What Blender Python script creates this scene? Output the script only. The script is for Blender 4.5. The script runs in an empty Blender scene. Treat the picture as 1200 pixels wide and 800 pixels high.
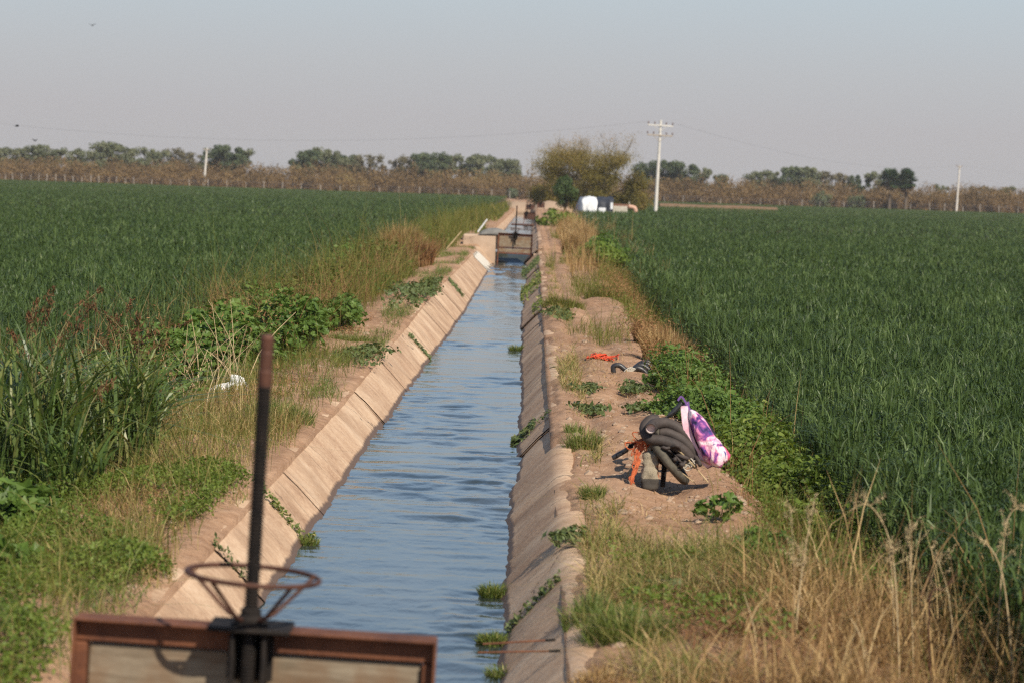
import bpy, math, random
import numpy as np
from mathutils import Matrix, Vector

R = np.random.default_rng(7)
random.seed(7)
scn = bpy.context.scene
COL = scn.collection

# ------------------------------------------------------------------ camera model (1200 x 800 picture units)
F = 2800.0; ROLL = math.radians(1.9); PITCH = math.radians(3.5505); YAW = math.radians(0.393); EYE = 2.1
CAMR = Matrix.Rotation(YAW, 3, 'Z') @ Matrix.Rotation(math.pi/2-PITCH, 3, 'X') @ Matrix.Rotation(ROLL, 3, 'Z')

def at(px, py, Y):
    """point of the place seen at a picture position, at the distance Y along the canal"""
    d = CAMR @ Vector(((px-600)/F, -(py-400)/F, -1))
    d = d * (Y/d.y)
    return np.array([d.x, d.y, d.z+EYE])

def atz(px, py, z):
    d = CAMR @ Vector(((px-600)/F, -(py-400)/F, -1))
    d = d * ((z-EYE)/d.z)
    return np.array([d.x, d.y, z])

# ------------------------------------------------------------------ noise
def _h(i, j, s):
    n = (i*374761393 + j*668265263 + s*982451653) & 0xffffffff
    n = ((n ^ (n >> 13)) * 1274126177) & 0xffffffff
    return ((n ^ (n >> 16)) & 0xffff)/65535.0

def vnoise(x, y, s=0):
    x = np.asarray(x, float); y = np.asarray(y, float)
    i = np.floor(x).astype(np.int64); j = np.floor(y).astype(np.int64)
    u = x-i; v = y-j
    u = u*u*u*(u*(u*6-15)+10); v = v*v*v*(v*(v*6-15)+10)
    return ((_h(i, j, s)*(1-u)+_h(i+1, j, s)*u)*(1-v) + (_h(i, j+1, s)*(1-u)+_h(i+1, j+1, s)*u)*v)*2-1

def fbm(x, y, s=0, o=4):
    t = 0; a = 1.0
    for k in range(o):
        t = t + a*vnoise(np.asarray(x)*2**k, np.asarray(y)*2**k, s+k); a *= .5
    return t/1.6

def sm(a, b, x):
    t = np.clip((np.asarray(x, float)-a)/(b-a), 0, 1)
    return t*t*(3-2*t)

# ------------------------------------------------------------------ mesh collecting
class MB:
    def __init__(s): s.b = []; s.n = 0
    def add(s, v, f, rnd=None):
        v = np.asarray(v, np.float32).reshape(-1, 3); f = np.asarray(f, np.int64)
        if rnd is None: rnd = np.full(len(v), .5, np.float32)
        s.b.append((v, f+s.n, np.asarray(rnd, np.float32))); s.n += len(v); return s
    def build(s, name, m, parent=None, origin=(0, 0, 0), smooth=False):
        me = bpy.data.meshes.new(name)
        o = np.asarray(origin, np.float32)
        v = np.concatenate([b[0] for b in s.b]) - o
        r = np.concatenate([b[2] for b in s.b])
        loops = np.concatenate([b[1].ravel() for b in s.b]).astype(np.int32)
        tot = np.concatenate([np.full(len(b[1]), b[1].shape[1]) for b in s.b]).astype(np.int32)
        st = np.concatenate([[0], np.cumsum(tot)[:-1]]).astype(np.int32)
        me.vertices.add(len(v)); me.vertices.foreach_set('co', v.ravel())
        me.loops.add(len(loops)); me.loops.foreach_set('vertex_index', loops)
        me.polygons.add(len(tot)); me.polygons.foreach_set('loop_start', st); me.polygons.foreach_set('loop_total', tot)
        me.polygons.foreach_set('use_smooth', np.full(len(tot), smooth))
        me.update(calc_edges=True)
        a = me.attributes.new('rnd', 'FLOAT', 'POINT'); a.data.foreach_set('value', r)
        me.materials.append(m)
        ob = bpy.data.objects.new(name, me); COL.objects.link(ob)
        if parent is not None: ob.parent = parent
        else: ob.location = origin
        return ob
    # --- shapes
    def box(s, c, d, rot=None, bev=0.0, rnd=.5):
        x, y, z = [k/2 for k in d]
        if bev <= 0:
            v = np.array([[a*x, b*y, e*z] for a in (-1, 1) for b in (-1, 1) for e in (-1, 1)])
            f = [[0, 1, 3, 2], [4, 6, 7, 5], [0, 4, 5, 1], [2, 3, 7, 6], [0, 2, 6, 4], [1, 5, 7, 3]]
            v2 = v if rot is None else v @ np.array(rot).T
            s.add(v2+np.array(c), f, np.full(8, rnd))
        else:
            bev = min(bev, x*.9, y*.9, z*.9)
            V = []; idx = {}
            for a in (-1, 1):
                for b in (-1, 1):
                    for e in (-1, 1):
                        for k in range(3):
                            p = [a*(x-bev), b*(y-bev), e*(z-bev)]; p[k] += (a, b, e)[k]*bev
                            idx[(a, b, e, k)] = len(V); V.append(p)
            V = np.array(V)
            q = []; t = []
            S = (-1, 1)
            for sg in S:
                q.append([idx[(sg, -1, -1, 0)], idx[(sg, 1, -1, 0)], idx[(sg, 1, 1, 0)], idx[(sg, -1, 1, 0)]])
                q.append([idx[(-1, sg, -1, 1)], idx[(1, sg, -1, 1)], idx[(1, sg, 1, 1)], idx[(-1, sg, 1, 1)]])
                q.append([idx[(-1, -1, sg, 2)], idx[(1, -1, sg, 2)], idx[(1, 1, sg, 2)], idx[(-1, 1, sg, 2)]])
            for a in S:
                for b in S:
                    q.append([idx[(a, b, -1, 0)], idx[(a, b, 1, 0)], idx[(a, b, 1, 1)], idx[(a, b, -1, 1)]])
                    q.append([idx[(a, -1, b, 0)], idx[(a, 1, b, 0)], idx[(a, 1, b, 2)], idx[(a, -1, b, 2)]])
                    q.append([idx[(-1, a, b, 1)], idx[(1, a, b, 1)], idx[(1, a, b, 2)], idx[(-1, a, b, 2)]])
                    for e in S: t.append([idx[(a, b, e, 0)], idx[(a, b, e, 1)], idx[(a, b, e, 2)]])
            V2 = V if rot is None else V @ np.array(rot).T
            n0 = s.n; V2 = V2+np.array(c)
            s.add(V2, q, np.full(len(V), rnd)); s.b.append((np.zeros((0, 3), np.float32), np.array(t)+n0, np.zeros(0, np.float32)))
        return s
    def tube(s, pts, rad, seg=8, cap=True, rnd=.5):
        P = np.asarray(pts, float); n = len(P); rad = np.broadcast_to(np.asarray(rad, float), (n,))
        T = np.gradient(P, axis=0); T /= np.linalg.norm(T, axis=1)[:, None]+1e-9
        ref = np.array([0, 0, 1.]) if abs(T[0, 2]) < .9 else np.array([1., 0, 0])
        U = np.zeros_like(P); u = np.cross(T[0], ref); u /= np.linalg.norm(u)
        for k in range(n):
            u = u - T[k]*np.dot(u, T[k]); u /= np.linalg.norm(u)+1e-9; U[k] = u
        W = np.cross(T, U)
        a = np.arange(seg)*2*math.pi/seg
        v = P[:, None, :] + rad[:, None, None]*(np.cos(a)[None, :, None]*U[:, None, :]+np.sin(a)[None, :, None]*W[:, None, :])
        i = np.arange(n-1)[:, None]*seg; j = np.arange(seg)[None, :]; j2 = (j+1) % seg
        f = np.stack([i+j, i+j2, i+seg+j2, i+seg+j], -1).reshape(-1, 4)
        n0 = s.n
        s.add(v.reshape(-1, 3), f, np.full(n*seg, rnd))
        if cap:
            s.b.append((np.zeros((0, 3), np.float32), np.array([np.arange(seg)[::-1], np.arange(seg)+(n-1)*seg])+n0, np.zeros(0, np.float32)))
        return s
    def rod(s, a, b, r0, r1=None, seg=8, rnd=.5):
        return s.tube(np.array([a, b], float), [r0, r0 if r1 is None else r1], seg, True, rnd)
    def ring(s, c, R0, r, axis=(0, 0, 1), seg=40, sub=8, rnd=.5):
        ax = Vector(axis).normalized(); u = np.array(ax.orthogonal().normalized()); w = np.cross(np.array(ax), u)
        a = np.arange(seg)*2*math.pi/seg; b = np.arange(sub)*2*math.pi/sub
        d = np.cos(a)[:, None]*u+np.sin(a)[:, None]*w
        v = np.array(c)+d[:, None, :]*(R0+r*np.cos(b))[None, :, None]+np.array(ax)*(r*np.sin(b))[None, :, None]
        i = np.arange(seg)[:, None]; j = np.arange(sub)[None, :]
        f = np.stack([i*sub+j, ((i+1) % seg)*sub+j, ((i+1) % seg)*sub+(j+1) % sub, i*sub+(j+1) % sub], -1).reshape(-1, 4)
        return s.add(v.reshape(-1, 3), f, np.full(seg*sub, rnd))
    def grid(s, P, rnd=None):
        """P: (n,m,3)"""
        n, m = P.shape[:2]
        i = np.arange(n-1)[:, None]*m; j = np.arange(m-1)[None, :]
        f = np.stack([i+j, i+m+j, i+m+j+1, i+j+1], -1).reshape(-1, 4)
        return s.add(P.reshape(-1, 3), f, None if rnd is None else np.asarray(rnd).ravel())
    def loft(s, rings, cap=True):
        """rings: (n,k,3) closed loops"""
        Pn = np.asarray(rings, float); n, k = Pn.shape[:2]
        i = np.arange(n-1)[:, None]*k; j = np.arange(k)[None, :]; j2 = (j+1) % k
        f = np.stack([i+j, i+j2, i+k+j2, i+k+j], -1).reshape(-1, 4)
        n0 = s.n; s.add(Pn.reshape(-1, 3), f)
        if cap: s.b.append((np.zeros((0, 3), np.float32), np.array([np.arange(k)[::-1], np.arange(k)+(n-1)*k])+n0, np.zeros(0, np.float32)))
        return s
    # --- vegetation
    def blades(s, base, h, lean, w, seg=3, rnd=None, rng=R, curl=2.0, phi=None, tip=.08):
        """grass blades: base (n,3), h height, lean sideways reach, w width"""
        n = len(base)
        h = np.broadcast_to(h, (n,)); lean = np.broadcast_to(lean, (n,)); w = np.broadcast_to(w, (n,))
        if phi is None: phi = rng.uniform(0, 2*math.pi, n)
        d = np.stack([np.cos(phi), np.sin(phi), np.zeros(n)], 1)
        tw = phi+rng.uniform(-1.2, 1.2, n)+math.pi/2
        b = np.stack([np.cos(tw), np.sin(tw), np.zeros(n)], 1)
        t = np.linspace(0, 1, seg+1)
        drop = np.clip(lean/(h+1e-6), 0, 2)
        zt = t[None, :]*h[:, None] - (drop*h*.35)[:, None]*t[None, :]**3
        P = base[:, None, :]+d[:, None, :]*(lean[:, None]*t[None, :]**curl)[:, :, None]
        P[:, :, 2] += zt
        prof = np.minimum(1, np.minimum(.55+t*2.5, (1-t)*1.7+tip))
        ww = (w[:, None]*prof[None, :]/2)[:, :, None]*b[:, None, :]
        V = np.stack([P-ww, P+ww], 2).reshape(n, -1, 3)
        k = 2*(seg+1)
        f1 = np.array([[2*i, 2*i+1, 2*i+3, 2*i+2] for i in range(seg)])
        f = (np.arange(n)[:, None, None]*k+f1[None]).reshape(-1, 4)
        if rnd is None: rnd = rng.uniform(0, 1, n)
        return s.add(V.reshape(-1, 3), f, np.repeat(rnd, k))
    def leaves(s, c, nrm, L, asp=.5, rnd=None, rng=R, fold=.12, along=None):
        n = len(c); L = np.broadcast_to(L, (n,))
        nrm = nrm/(np.linalg.norm(nrm, axis=1)[:, None]+1e-9)
        t = rng.normal(size=(n, 3)) if along is None else along+rng.normal(size=(n, 3))*.25
        t -= nrm*(t*nrm).sum(1)[:, None]; t /= np.linalg.norm(t, axis=1)[:, None]+1e-9
        b = np.cross(nrm, t)
        l = L[:, None]; w = l*asp
        V = np.stack([c-t*l*.5, c+b*w*.5+nrm*w*fold-t*l*.05, c+t*l*.5, c-b*w*.5+nrm*w*fold-t*l*.05], 1)
        if rnd is None: rnd = rng.uniform(0, 1, n)
        return s.add(V.reshape(-1, 3), np.arange(4*n).reshape(n, 4), np.repeat(rnd, 4))
    def lobed(s, c, nrm, L, rnd=None, rng=R, k=11):
        n = len(c); L = np.broadcast_to(L, (n,))
        nrm = nrm/(np.linalg.norm(nrm, axis=1)[:, None]+1e-9)
        t = rng.normal(size=(n, 3)); t -= nrm*(t*nrm).sum(1)[:, None]; t /= np.linalg.norm(t, axis=1)[:, None]+1e-9
        b = np.cross(nrm, t)
        a = np.linspace(.25, 2*math.pi-.25, k)
        rr = .42+.10*np.cos(a*5)
        V = c[:, None, :]+(L[:, None]*rr*np.cos(a))[:, :, None]*t[:, None, :]+(L[:, None]*rr*np.sin(a))[:, :, None]*b[:, None, :]
        V += (L[:, None]*.10*(np.cos(a*3)*.5+.5)[None])[:, :, None]*nrm[:, None, :]
        V0 = c-t*L[:, None]*.08-nrm*L[:, None]*.06
        V = np.concatenate([V0[:, None, :], V], 1)
        kk = k+1
        tri = np.array([[0, i, i+1] for i in range(1, k)])
        f = (np.arange(n)[:, None, None]*kk+tri[None]).reshape(-1, 3)
        if rnd is None: rnd = rng.uniform(0, 1, n)
        return s.add(V.reshape(-1, 3), f, np.repeat(rnd, kk))

def tag(o, label=None, cat=None, group=None, kind=None):
    if label: o['label'] = label
    if cat: o['category'] = cat
    if group: o['group'] = group
    if kind: o['kind'] = kind
    return o

def thing(name, label, cat, loc=(0, 0, 0), group=None, rot=None):
    o = bpy.data.objects.new(name, None); COL.objects.link(o); o.empty_display_size = .1
    o.location = loc
    if rot is not None: o.rotation_euler = rot
    return tag(o, label, cat, group)

def copy_tree(o, parent=None):
    c = o.copy(); COL.objects.link(c)
    if parent is not None: c.parent = parent
    for ch in list(o.children): copy_tree(ch, c)
    return c

# ------------------------------------------------------------------ materials
class NT:
    def __init__(s, name):
        s.m = bpy.data.materials.new(name); s.m.use_nodes = True; s.t = s.m.node_tree; s.t.nodes.clear()
        s.out = s.n('ShaderNodeOutputMaterial')
    def n(s, t, **k):
        x = s.t.nodes.new(t)
        for a, b in k.items():
            if a in ('op',): x.operation = b
            else: setattr(x, a, b)
        return x
    def l(s, a, b): s.t.links.new(a, b)
    def pos(s, sc=(1, 1, 1)):
        g = s.n('ShaderNodeNewGeometry'); m = s.n('ShaderNodeMapping'); m.inputs['Scale'].default_value = sc
        s.l(g.outputs['Position'], m.inputs['Vector']); return m.outputs[0]
    def obj(s, sc=(1, 1, 1)):
        g = s.n('ShaderNodeTexCoord'); m = s.n('ShaderNodeMapping'); m.inputs['Scale'].default_value = sc
        s.l(g.outputs['Object'], m.inputs['Vector']); return m.outputs[0]
    def noise(s, vec, scale, detail=4, rough=.55, dist=0):
        x = s.n('ShaderNodeTexNoise'); x.inputs['Scale'].default_value = scale; x.inputs['Detail'].default_value = detail
        x.inputs['Roughness'].default_value = rough; x.inputs['Distortion'].default_value = dist
        s.l(vec, x.inputs['Vector']); return x.outputs[0]
    def ramp(s, fac, stops):
        x = s.n('ShaderNodeValToRGB'); e = x.color_ramp.elements
        while len(e) < len(stops): e.new(.5)
        for k, (p, c) in enumerate(stops):
            e[k].position = p; e[k].color = (*c, 1) if len(c) == 3 else c
        s.l(fac, x.inputs[0]); return x.outputs[0]
    def mix(s, fac, a, b, mode='MIX'):
        x = s.n('ShaderNodeMix'); x.data_type = 'RGBA'; x.blend_type = mode
        for i, v in ((0, fac), (6, a), (7, b)):
            if hasattr(v, 'is_linked') or hasattr(v, 'links'): s.l(v, x.inputs[i])
            else: x.inputs[i].default_value = v if not isinstance(v, tuple) else (*v, 1)
        return x.outputs[2]
    def math(s, op, a, b=0.0, clamp=False):
        x = s.n('ShaderNodeMath'); x.operation = op; x.use_clamp = clamp
        for i, v in ((0, a), (1, b)):
            if hasattr(v, 'links'): s.l(v, x.inputs[i])
            else: x.inputs[i].default_value = v
        return x.outputs[0]
    def bump(s, h, strength=.3, dist=.01):
        x = s.n('ShaderNodeBump'); x.inputs['Strength'].default_value = strength; x.inputs['Distance'].default_value = dist
        s.l(h, x.inputs['Height']); return x.outputs[0]
    def bsdf(s, col, rough=.8, metal=0, spec=.3, normal=None):
        p = s.n('ShaderNodeBsdfPrincipled')
        for i, v in (('Base Color', col), ('Roughness', rough), ('Metallic', metal), ('Specular IOR Level', spec)):
            if hasattr(v, 'links'): s.l(v, p.inputs[i])
            else: p.inputs[i].default_value = (*v, 1) if isinstance(v, tuple) else v
        if normal is not None: s.l(normal, p.inputs['Normal'])
        s.l(p.outputs[0], s.out.inputs[0]); return p

def m_leaf(name, stops, transl=.3, rough=.5, spec=.35, nscale=.35, namp=.35):
    t = NT(name)
    a = t.n('ShaderNodeAttribute'); a.attribute_name = 'rnd'
    nz = t.noise(t.pos(), nscale, 3)
    f = t.math('ADD', t.math('MULTIPLY', a.outputs['Fac'], 1-namp*.6), t.math('MULTIPLY', t.math('SUBTRACT', nz, .32), namp), True)
    c = t.ramp(f, stops)
    p = t.bsdf(c, rough, 0, spec)
    tr = t.n('ShaderNodeBsdfTranslucent')
    c2 = t.mix(1.0, c, (1.25, 1.15, .55), 'MULTIPLY'); t.l(c2, tr.inputs[0])
    mx = t.n('ShaderNodeMixShader'); mx.inputs[0].default_value = transl
    t.l(p.outputs[0], mx.inputs[1]); t.l(tr.outputs[0], mx.inputs[2]); t.l(mx.outputs[0], t.out.inputs[0])
    return t.m

def m_rough(name, c1, c2, scale=6, rough=.85, bump=.3, bd=.01, metal=0, spec=.3, fine=60):
    t = NT(name); v = t.obj()
    n1 = t.noise(v, scale, 6, .6); n2 = t.noise(v, fine, 4, .6)
    c = t.ramp(t.math('ADD', t.math('MULTIPLY', n1, .7), t.math('MULTIPLY', n2, .3)), [(.34, c1), (.66, c2)])
    t.bsdf(c, rough, metal, spec, t.bump(t.math('ADD', n1, n2), bump, bd))
    return t.m

M = {}
M['wheat'] = m_leaf('wheat_leaf', [(0, (.022, .037, .008)), (.40, (.054, .090, .023)), (.78, (.124, .178, .056)), (.92, (.27, .31, .13)), (1, (.42, .42, .24))], .26, .45, .24, .12, .4)  # palest stops are sun glints on the blades, painted into the leaf colour
M['wheatfar'] = m_leaf('far_wheat_leaf', [(0, (.040, .070, .013)), (.6, (.070, .112, .023)), (1, (.12, .165, .044))], .28, .5, .4, .03, .5)
M['weed'] = m_leaf('weed_leaf', [(0, (.055, .095, .012)), (.5, (.13, .185, .028)), (.9, (.26, .30, .07)), (1, (.34, .26, .10))], .36, .5, .3, 1.6, .45)
M['malva'] = m_leaf('mallow_leaf', [(0, (.050, .095, .016)), (.6, (.11, .180, .032)), (1, (.20, .26, .07))], .3, .5, .3, 1.4, .4)
M['creeper'] = m_leaf('creeper_leaf', [(0, (.055, .085, .028)), (.6, (.115, .15, .05)), (1, (.22, .23, .10))], .25, .5, .3, .9, .3)
M['grass'] = m_leaf('green_grass_blade', [(0, (.075, .115, .022)), (.5, (.13, .175, .036)), (.8, (.24, .24, .075)), (1, (.44, .36, .17))], .3, .5, .3, .8, .3)
M['olivegrass'] = m_leaf('olive_grass_blade', [(0, (.085, .10, .016)), (.4, (.125, .145, .028)), (.7, (.22, .18, .055)), (.9, (.38, .26, .11)), (1, (.42, .24, .12))], .3, .6, .2, .6, .6)
M['dry'] = m_leaf('dry_grass_blade', [(0, (.12, .065, .028)), (.35, (.29, .175, .075)), (.75, (.48, .33, .15)), (1, (.62, .49, .28))], .25, .6, .2, .5, .3)
M['strawgrass'] = m_leaf('straw_and_green_blade', [(0, (.09, .12, .022)), (.30, (.15, .17, .04)), (.5, (.30, .24, .09)), (.8, (.46, .35, .16)), (1, (.58, .46, .26))], .28, .6, .2, 1.3, .5)
M['rustdry'] = m_leaf('rusty_dead_stem', [(0, (.11, .05, .026)), (.4, (.24, .12, .055)), (.8, (.40, .25, .12)), (1, (.56, .43, .25))], .2, .7, .15, .5, .4)
M['brownseed'] = m_leaf('brown_seed_head', [(0, (.07, .03, .015)), (.6, (.15, .07, .035)), (1, (.24, .14, .07))], .2, .7, .15, .5, .2)
M['stalk'] = m_rough('dead_stalk', (.34, .24, .12), (.56, .44, .26), 12, .8, .2, .004)
M['darkstem'] = m_rough('weed_stem', (.10, .11, .04), (.20, .17, .07), 12, .8, .2, .004)
M['bark'] = m_rough('tree_bark', (.07, .055, .04), (.15, .12, .09), 3, .9, .5, .03)
M['treefar'] = m_leaf('grey_green_tree_leaf', [(0, (.08, .095, .05)), (.5, (.15, .165, .09)), (1, (.26, .25, .15))], .2, .6, .2, .15, .3)
M['treedark'] = m_leaf('dark_tree_leaf', [(0, (.05, .07, .034)), (.5, (.092, .12, .06)), (1, (.17, .19, .095))], .2, .6, .2, .15, .3)
M['treetan'] = m_leaf('tan_tree_leaf', [(0, (.10, .09, .05)), (.5, (.15, .13, .075)), (1, (.20, .18, .11))], .2, .6, .2, .15, .3)
M['thicket'] = m_leaf('brown_thicket_twig', [(0, (.075, .052, .027)), (.3, (.165, .108, .052)), (.55, (.23, .150, .068)), (.8, (.225, .170, .070)), (1, (.18, .165, .06))], .2, .7, .15, .06, .9)
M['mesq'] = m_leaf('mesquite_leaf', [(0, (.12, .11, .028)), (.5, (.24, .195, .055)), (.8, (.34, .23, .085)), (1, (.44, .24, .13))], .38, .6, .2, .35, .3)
M['shrub'] = m_leaf('shrub_leaf', [(0, (.035, .062, .018)), (.5, (.062, .10, .028)), (1, (.11, .15, .045))], .25, .5, .3, .8, .3)
M['palm'] = m_leaf('palm_frond', [(0, (.02, .045, .015)), (.7, (.04, .075, .025)), (1, (.10, .11, .04))], .15, .5, .3, .3, .2)
M['palmdry'] = m_leaf('dead_palm_frond', [(0, (.16, .11, .06)), (1, (.28, .2, .11))], .15, .7, .2, .3, .2)
M['rust'] = m_rough('rusty_steel', (.075, .028, .016), (.22, .085, .04), 7, .75, .4, .003, .25, .4, 90)
M['rustdark'] = m_rough('dark_rusty_steel', (.045, .022, .016), (.13, .055, .034), 12, .65, .4, .003, .4, .4, 120)
M['blacksteel'] = m_rough('greasy_black_steel', (.010, .009, .009), (.030, .023, .019), 20, .8, .4, .003, .2, .2, 120)
M['plank'] = None
M['black'] = m_rough('black_plastic', (.016, .016, .018), (.035, .034, .035), 8, .42, .15, .003, 0, .5, 60)
M['greytube'] = m_rough('dusty_black_tube', (.030, .024, .022), (.080, .063, .056), 5, .7, .3, .004, 0, .3, 45)
M['tubein'] = m_rough('pale_tube_lining', (.42, .34, .33), (.60, .50, .48), 20, .7, .1, .002)
M['tyre'] = m_rough('dusty_tyre', (.04, .036, .028), (.12, .105, .08), 14, .85, .4, .004)
M['orange'] = m_rough('orange_rope', (.30, .055, .022), (.58, .16, .06), 30, .85, .5, .003)
M['redrope'] = m_rough('red_rope', (.50, .045, .02), (.72, .10, .035), 30, .85, .5, .003)
M['canvas'] = m_rough('dusty_canvas', (.18, .15, .105), (.40, .34, .25), 14, .9, .8, .012, 0, .2, 140)
M['canvasdark'] = m_rough('soaked_canvas', (.035, .03, .026), (.07, .06, .05), 9, .9, .5, .006, 0, .2, 140)
M['whiteplastic'] = m_rough('white_plastic_film', (.55, .54, .52), (.80, .80, .79), 12, .4, .3, .01, 0, .4)
M['tarp'] = m_rough('white_tarpaulin', (.66, .68, .70), (.82, .83, .84), 2, .5, .3, .03)
M['tarpblue'] = m_rough('dark_blue_tarpaulin', (.012, .014, .02), (.045, .052, .07), 2, .6, .3, .03)
M['tarpgrey'] = m_rough('grey_tarpaulin', (.10, .12, .16), (.20, .22, .27), 2, .6, .3, .03)
M['concpole'] = m_rough('pale_concrete_pole', (.50, .47, .42), (.66, .63, .57), 2, .85, .15, .005)
M['woodarm'] = m_rough('weathered_crossarm', (.30, .25, .20), (.42, .36, .29), 6, .85, .2, .004)
M['porcelain'] = m_rough('brown_insulator', (.10, .05, .03), (.15, .08, .05), 5, .3, .05, .002)
M['wire'] = m_rough('grey_wire', (.10, .10, .11), (.16, .16, .17), 5, .6, .05, .002)
M['post'] = m_rough('weathered_fence_post', (.20, .18, .15), (.44, .40, .35), 3, .9, .3, .01)
M['rustpipe'] = m_rough('rusty_pump_pipe', (.09, .045, .03), (.20, .10, .065), 3, .8, .3, .01)
M['pinkpipe'] = m_rough('primer_pink_pipe', (.42, .24, .17), (.55, .34, .25), 3, .7, .2, .01)
M['conc'] = m_rough('concrete_block', (.38, .35, .29), (.55, .50, .42), 4, .9, .3, .01)
M['greyconc'] = m_rough('grey_culvert_concrete', (.13, .125, .115), (.22, .21, .195), 4, .9, .5, .02)
M['stone'] = m_rough('soil_clod', (.24, .16, .11), (.42, .31, .22), 9, .95, .6, .01)
M['headwall'] = m_rough('headwall_concrete', (.33, .235, .165), (.50, .375, .275), 2.2, .9, .4, .01)
M['apron'] = m_rough('pale_cement', (.50, .44, .36), (.72, .67, .58), 2.5, .9, .4, .01)
M['spoke'] = m_rough('dull_chrome', (.16, .13, .11), (.38, .34, .30), 14, .5, .2, .002, .6, .4)
M['bird'] = m_rough('dark_feathers', (.02, .02, .022), (.04, .04, .042), 9, .8, .1, .002)
M['car'] = m_rough('dusty_car_paint', (.50, .50, .50), (.62, .62, .62), 3, .4, .05, .002)
M['glass'] = m_rough('dark_glass', (.02, .022, .025), (.035, .037, .04), 3, .15, .02, .002, 0, .5)

def m_plank():
    t = NT('weathered_gate_plank'); v = t.obj((1.2, 3, 9))
    n1 = t.noise(v, 3.5, 7, .65, .4); n2 = t.noise(t.obj(), 6, 5)
    c = t.ramp(n1, [(.3, (.115, .085, .055)), (.5, (.21, .165, .115)), (.7, (.30, .25, .18))])
    c = t.mix(t.ramp(n2, [(.45, (0, 0, 0)), (.7, (1, 1, 1))]), c, (.17, .10, .055))
    t.bsdf(c, .85, 0, .25, t.bump(n1, .4, .004)); return t.m
M['plank'] = m_plank()

def m_concrete(wl, name):
    t = NT(name); p = t.pos()
    n1 = t.noise(p, 1.6, 6, .6)
    st = t.noise(t.pos((.5, 3.6, .5)), 1.5, 6, .7, .5)            # streaks running down the slabs
    n3 = t.noise(p, 38, 5, .6)
    f = t.math('ADD', t.math('MULTIPLY', n1, .52), t.math('ADD', t.math('MULTIPLY', st, .13), t.math('MULTIPLY', n3, .35)))
    c = t.ramp(f, [(.34, (.21, .120, .070)), (.43, (.40, .255, .160)), (.54, (.54, .375, .245)), (.68, (.63, .48, .34))])
    # cracks
    vo = t.n('ShaderNodeTexVoronoi'); vo.feature = 'DISTANCE_TO_EDGE'; vo.inputs['Scale'].default_value = .9
    ds = t.n('ShaderNodeVectorMath'); ds.operation = 'ADD'
    nz = t.n('ShaderNodeTexNoise'); nz.inputs['Scale'].default_value = 2.5; nz.inputs['Detail'].default_value = 6
    t.l(p, nz.inputs['Vector']); sc = t.n('ShaderNodeVectorMath'); sc.operation = 'SCALE'; sc.inputs['Scale'].default_value = .55
    t.l(nz.outputs[1], sc.inputs[0]); t.l(t.pos((.5, 1.1, .5)), ds.inputs[0]); t.l(sc.outputs[0], ds.inputs[1]); t.l(ds.outputs[0], vo.inputs['Vector'])
    cr = t.ramp(vo.outputs['Distance'], [(0, (1, 1, 1)), (.008, (0, 0, 0))])
    msk = t.ramp(t.noise(p, .55, 2), [(.48, (0, 0, 0)), (.56, (1, 1, 1))])
    crk = t.math('MULTIPLY', cr, msk)
    # form lines across the slabs, broken here and there
    v1 = t.n('ShaderNodeTexVoronoi'); v1.voronoi_dimensions = '1D'; v1.feature = 'DISTANCE_TO_EDGE'; v1.inputs['Scale'].default_value = 1.15
    s0 = t.n('ShaderNodeSeparateXYZ'); t.l(p, s0.inputs[0])
    t.l(t.math('ADD', s0.outputs[1], t.math('MULTIPLY', t.noise(p, 3, 4), .05)), v1.inputs['W'])
    ln = t.math('MULTIPLY', t.ramp(v1.outputs['Distance'], [(0, (1, 1, 1)), (.010, (0, 0, 0))]), t.ramp(t.noise(p, 1.1, 3, .6), [(.44, (0, 0, 0)), (.54, (.9, .9, .9))]))
    crk = t.math('MAXIMUM', crk, ln)
    c = t.mix(t.ramp(t.noise(t.pos((.9, 1.3, .9)), 1.1, 7, .72), [(.46, (0, 0, 0)), (.62, (.55, .55, .55))]), c, (.27, .16, .095))
    c = t.mix(crk, c, (.06, .04, .03))
    # wet and silted band above the waterline
    sx = t.n('ShaderNodeSeparateXYZ'); g = t.n('ShaderNodeNewGeometry'); t.l(g.outputs['Position'], sx.inputs[0])
    wob = t.math('MULTIPLY', t.math('SUBTRACT', t.noise(t.pos((2, 5, 2)), 1.5, 5, .7), .5), .045)
    zz = t.math('ADD', sx.outputs[2], wob)
    wet = t.n('ShaderNodeMapRange'); wet.inputs['From Min'].default_value = wl+.030; wet.inputs['From Max'].default_value = wl+.048
    wet.inputs['To Min'].default_value = 1; wet.inputs['To Max'].default_value = 0; t.l(zz, wet.inputs['Value'])
    c = t.mix(wet.outputs[0], c, (.12, .075, .05))
    rg = t.math('SUBTRACT', .9, t.math('MULTIPLY', wet.outputs[0], .25))
    h = t.math('SUBTRACT', t.math('ADD', t.math('MULTIPLY', n3, .6), t.math('ADD', n1, t.math('MULTIPLY', st, .15))), t.math('MULTIPLY', crk, 1.5))
    t.bsdf(c, rg, 0, .3, t.bump(h, .45, .012)); return t.m

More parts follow.
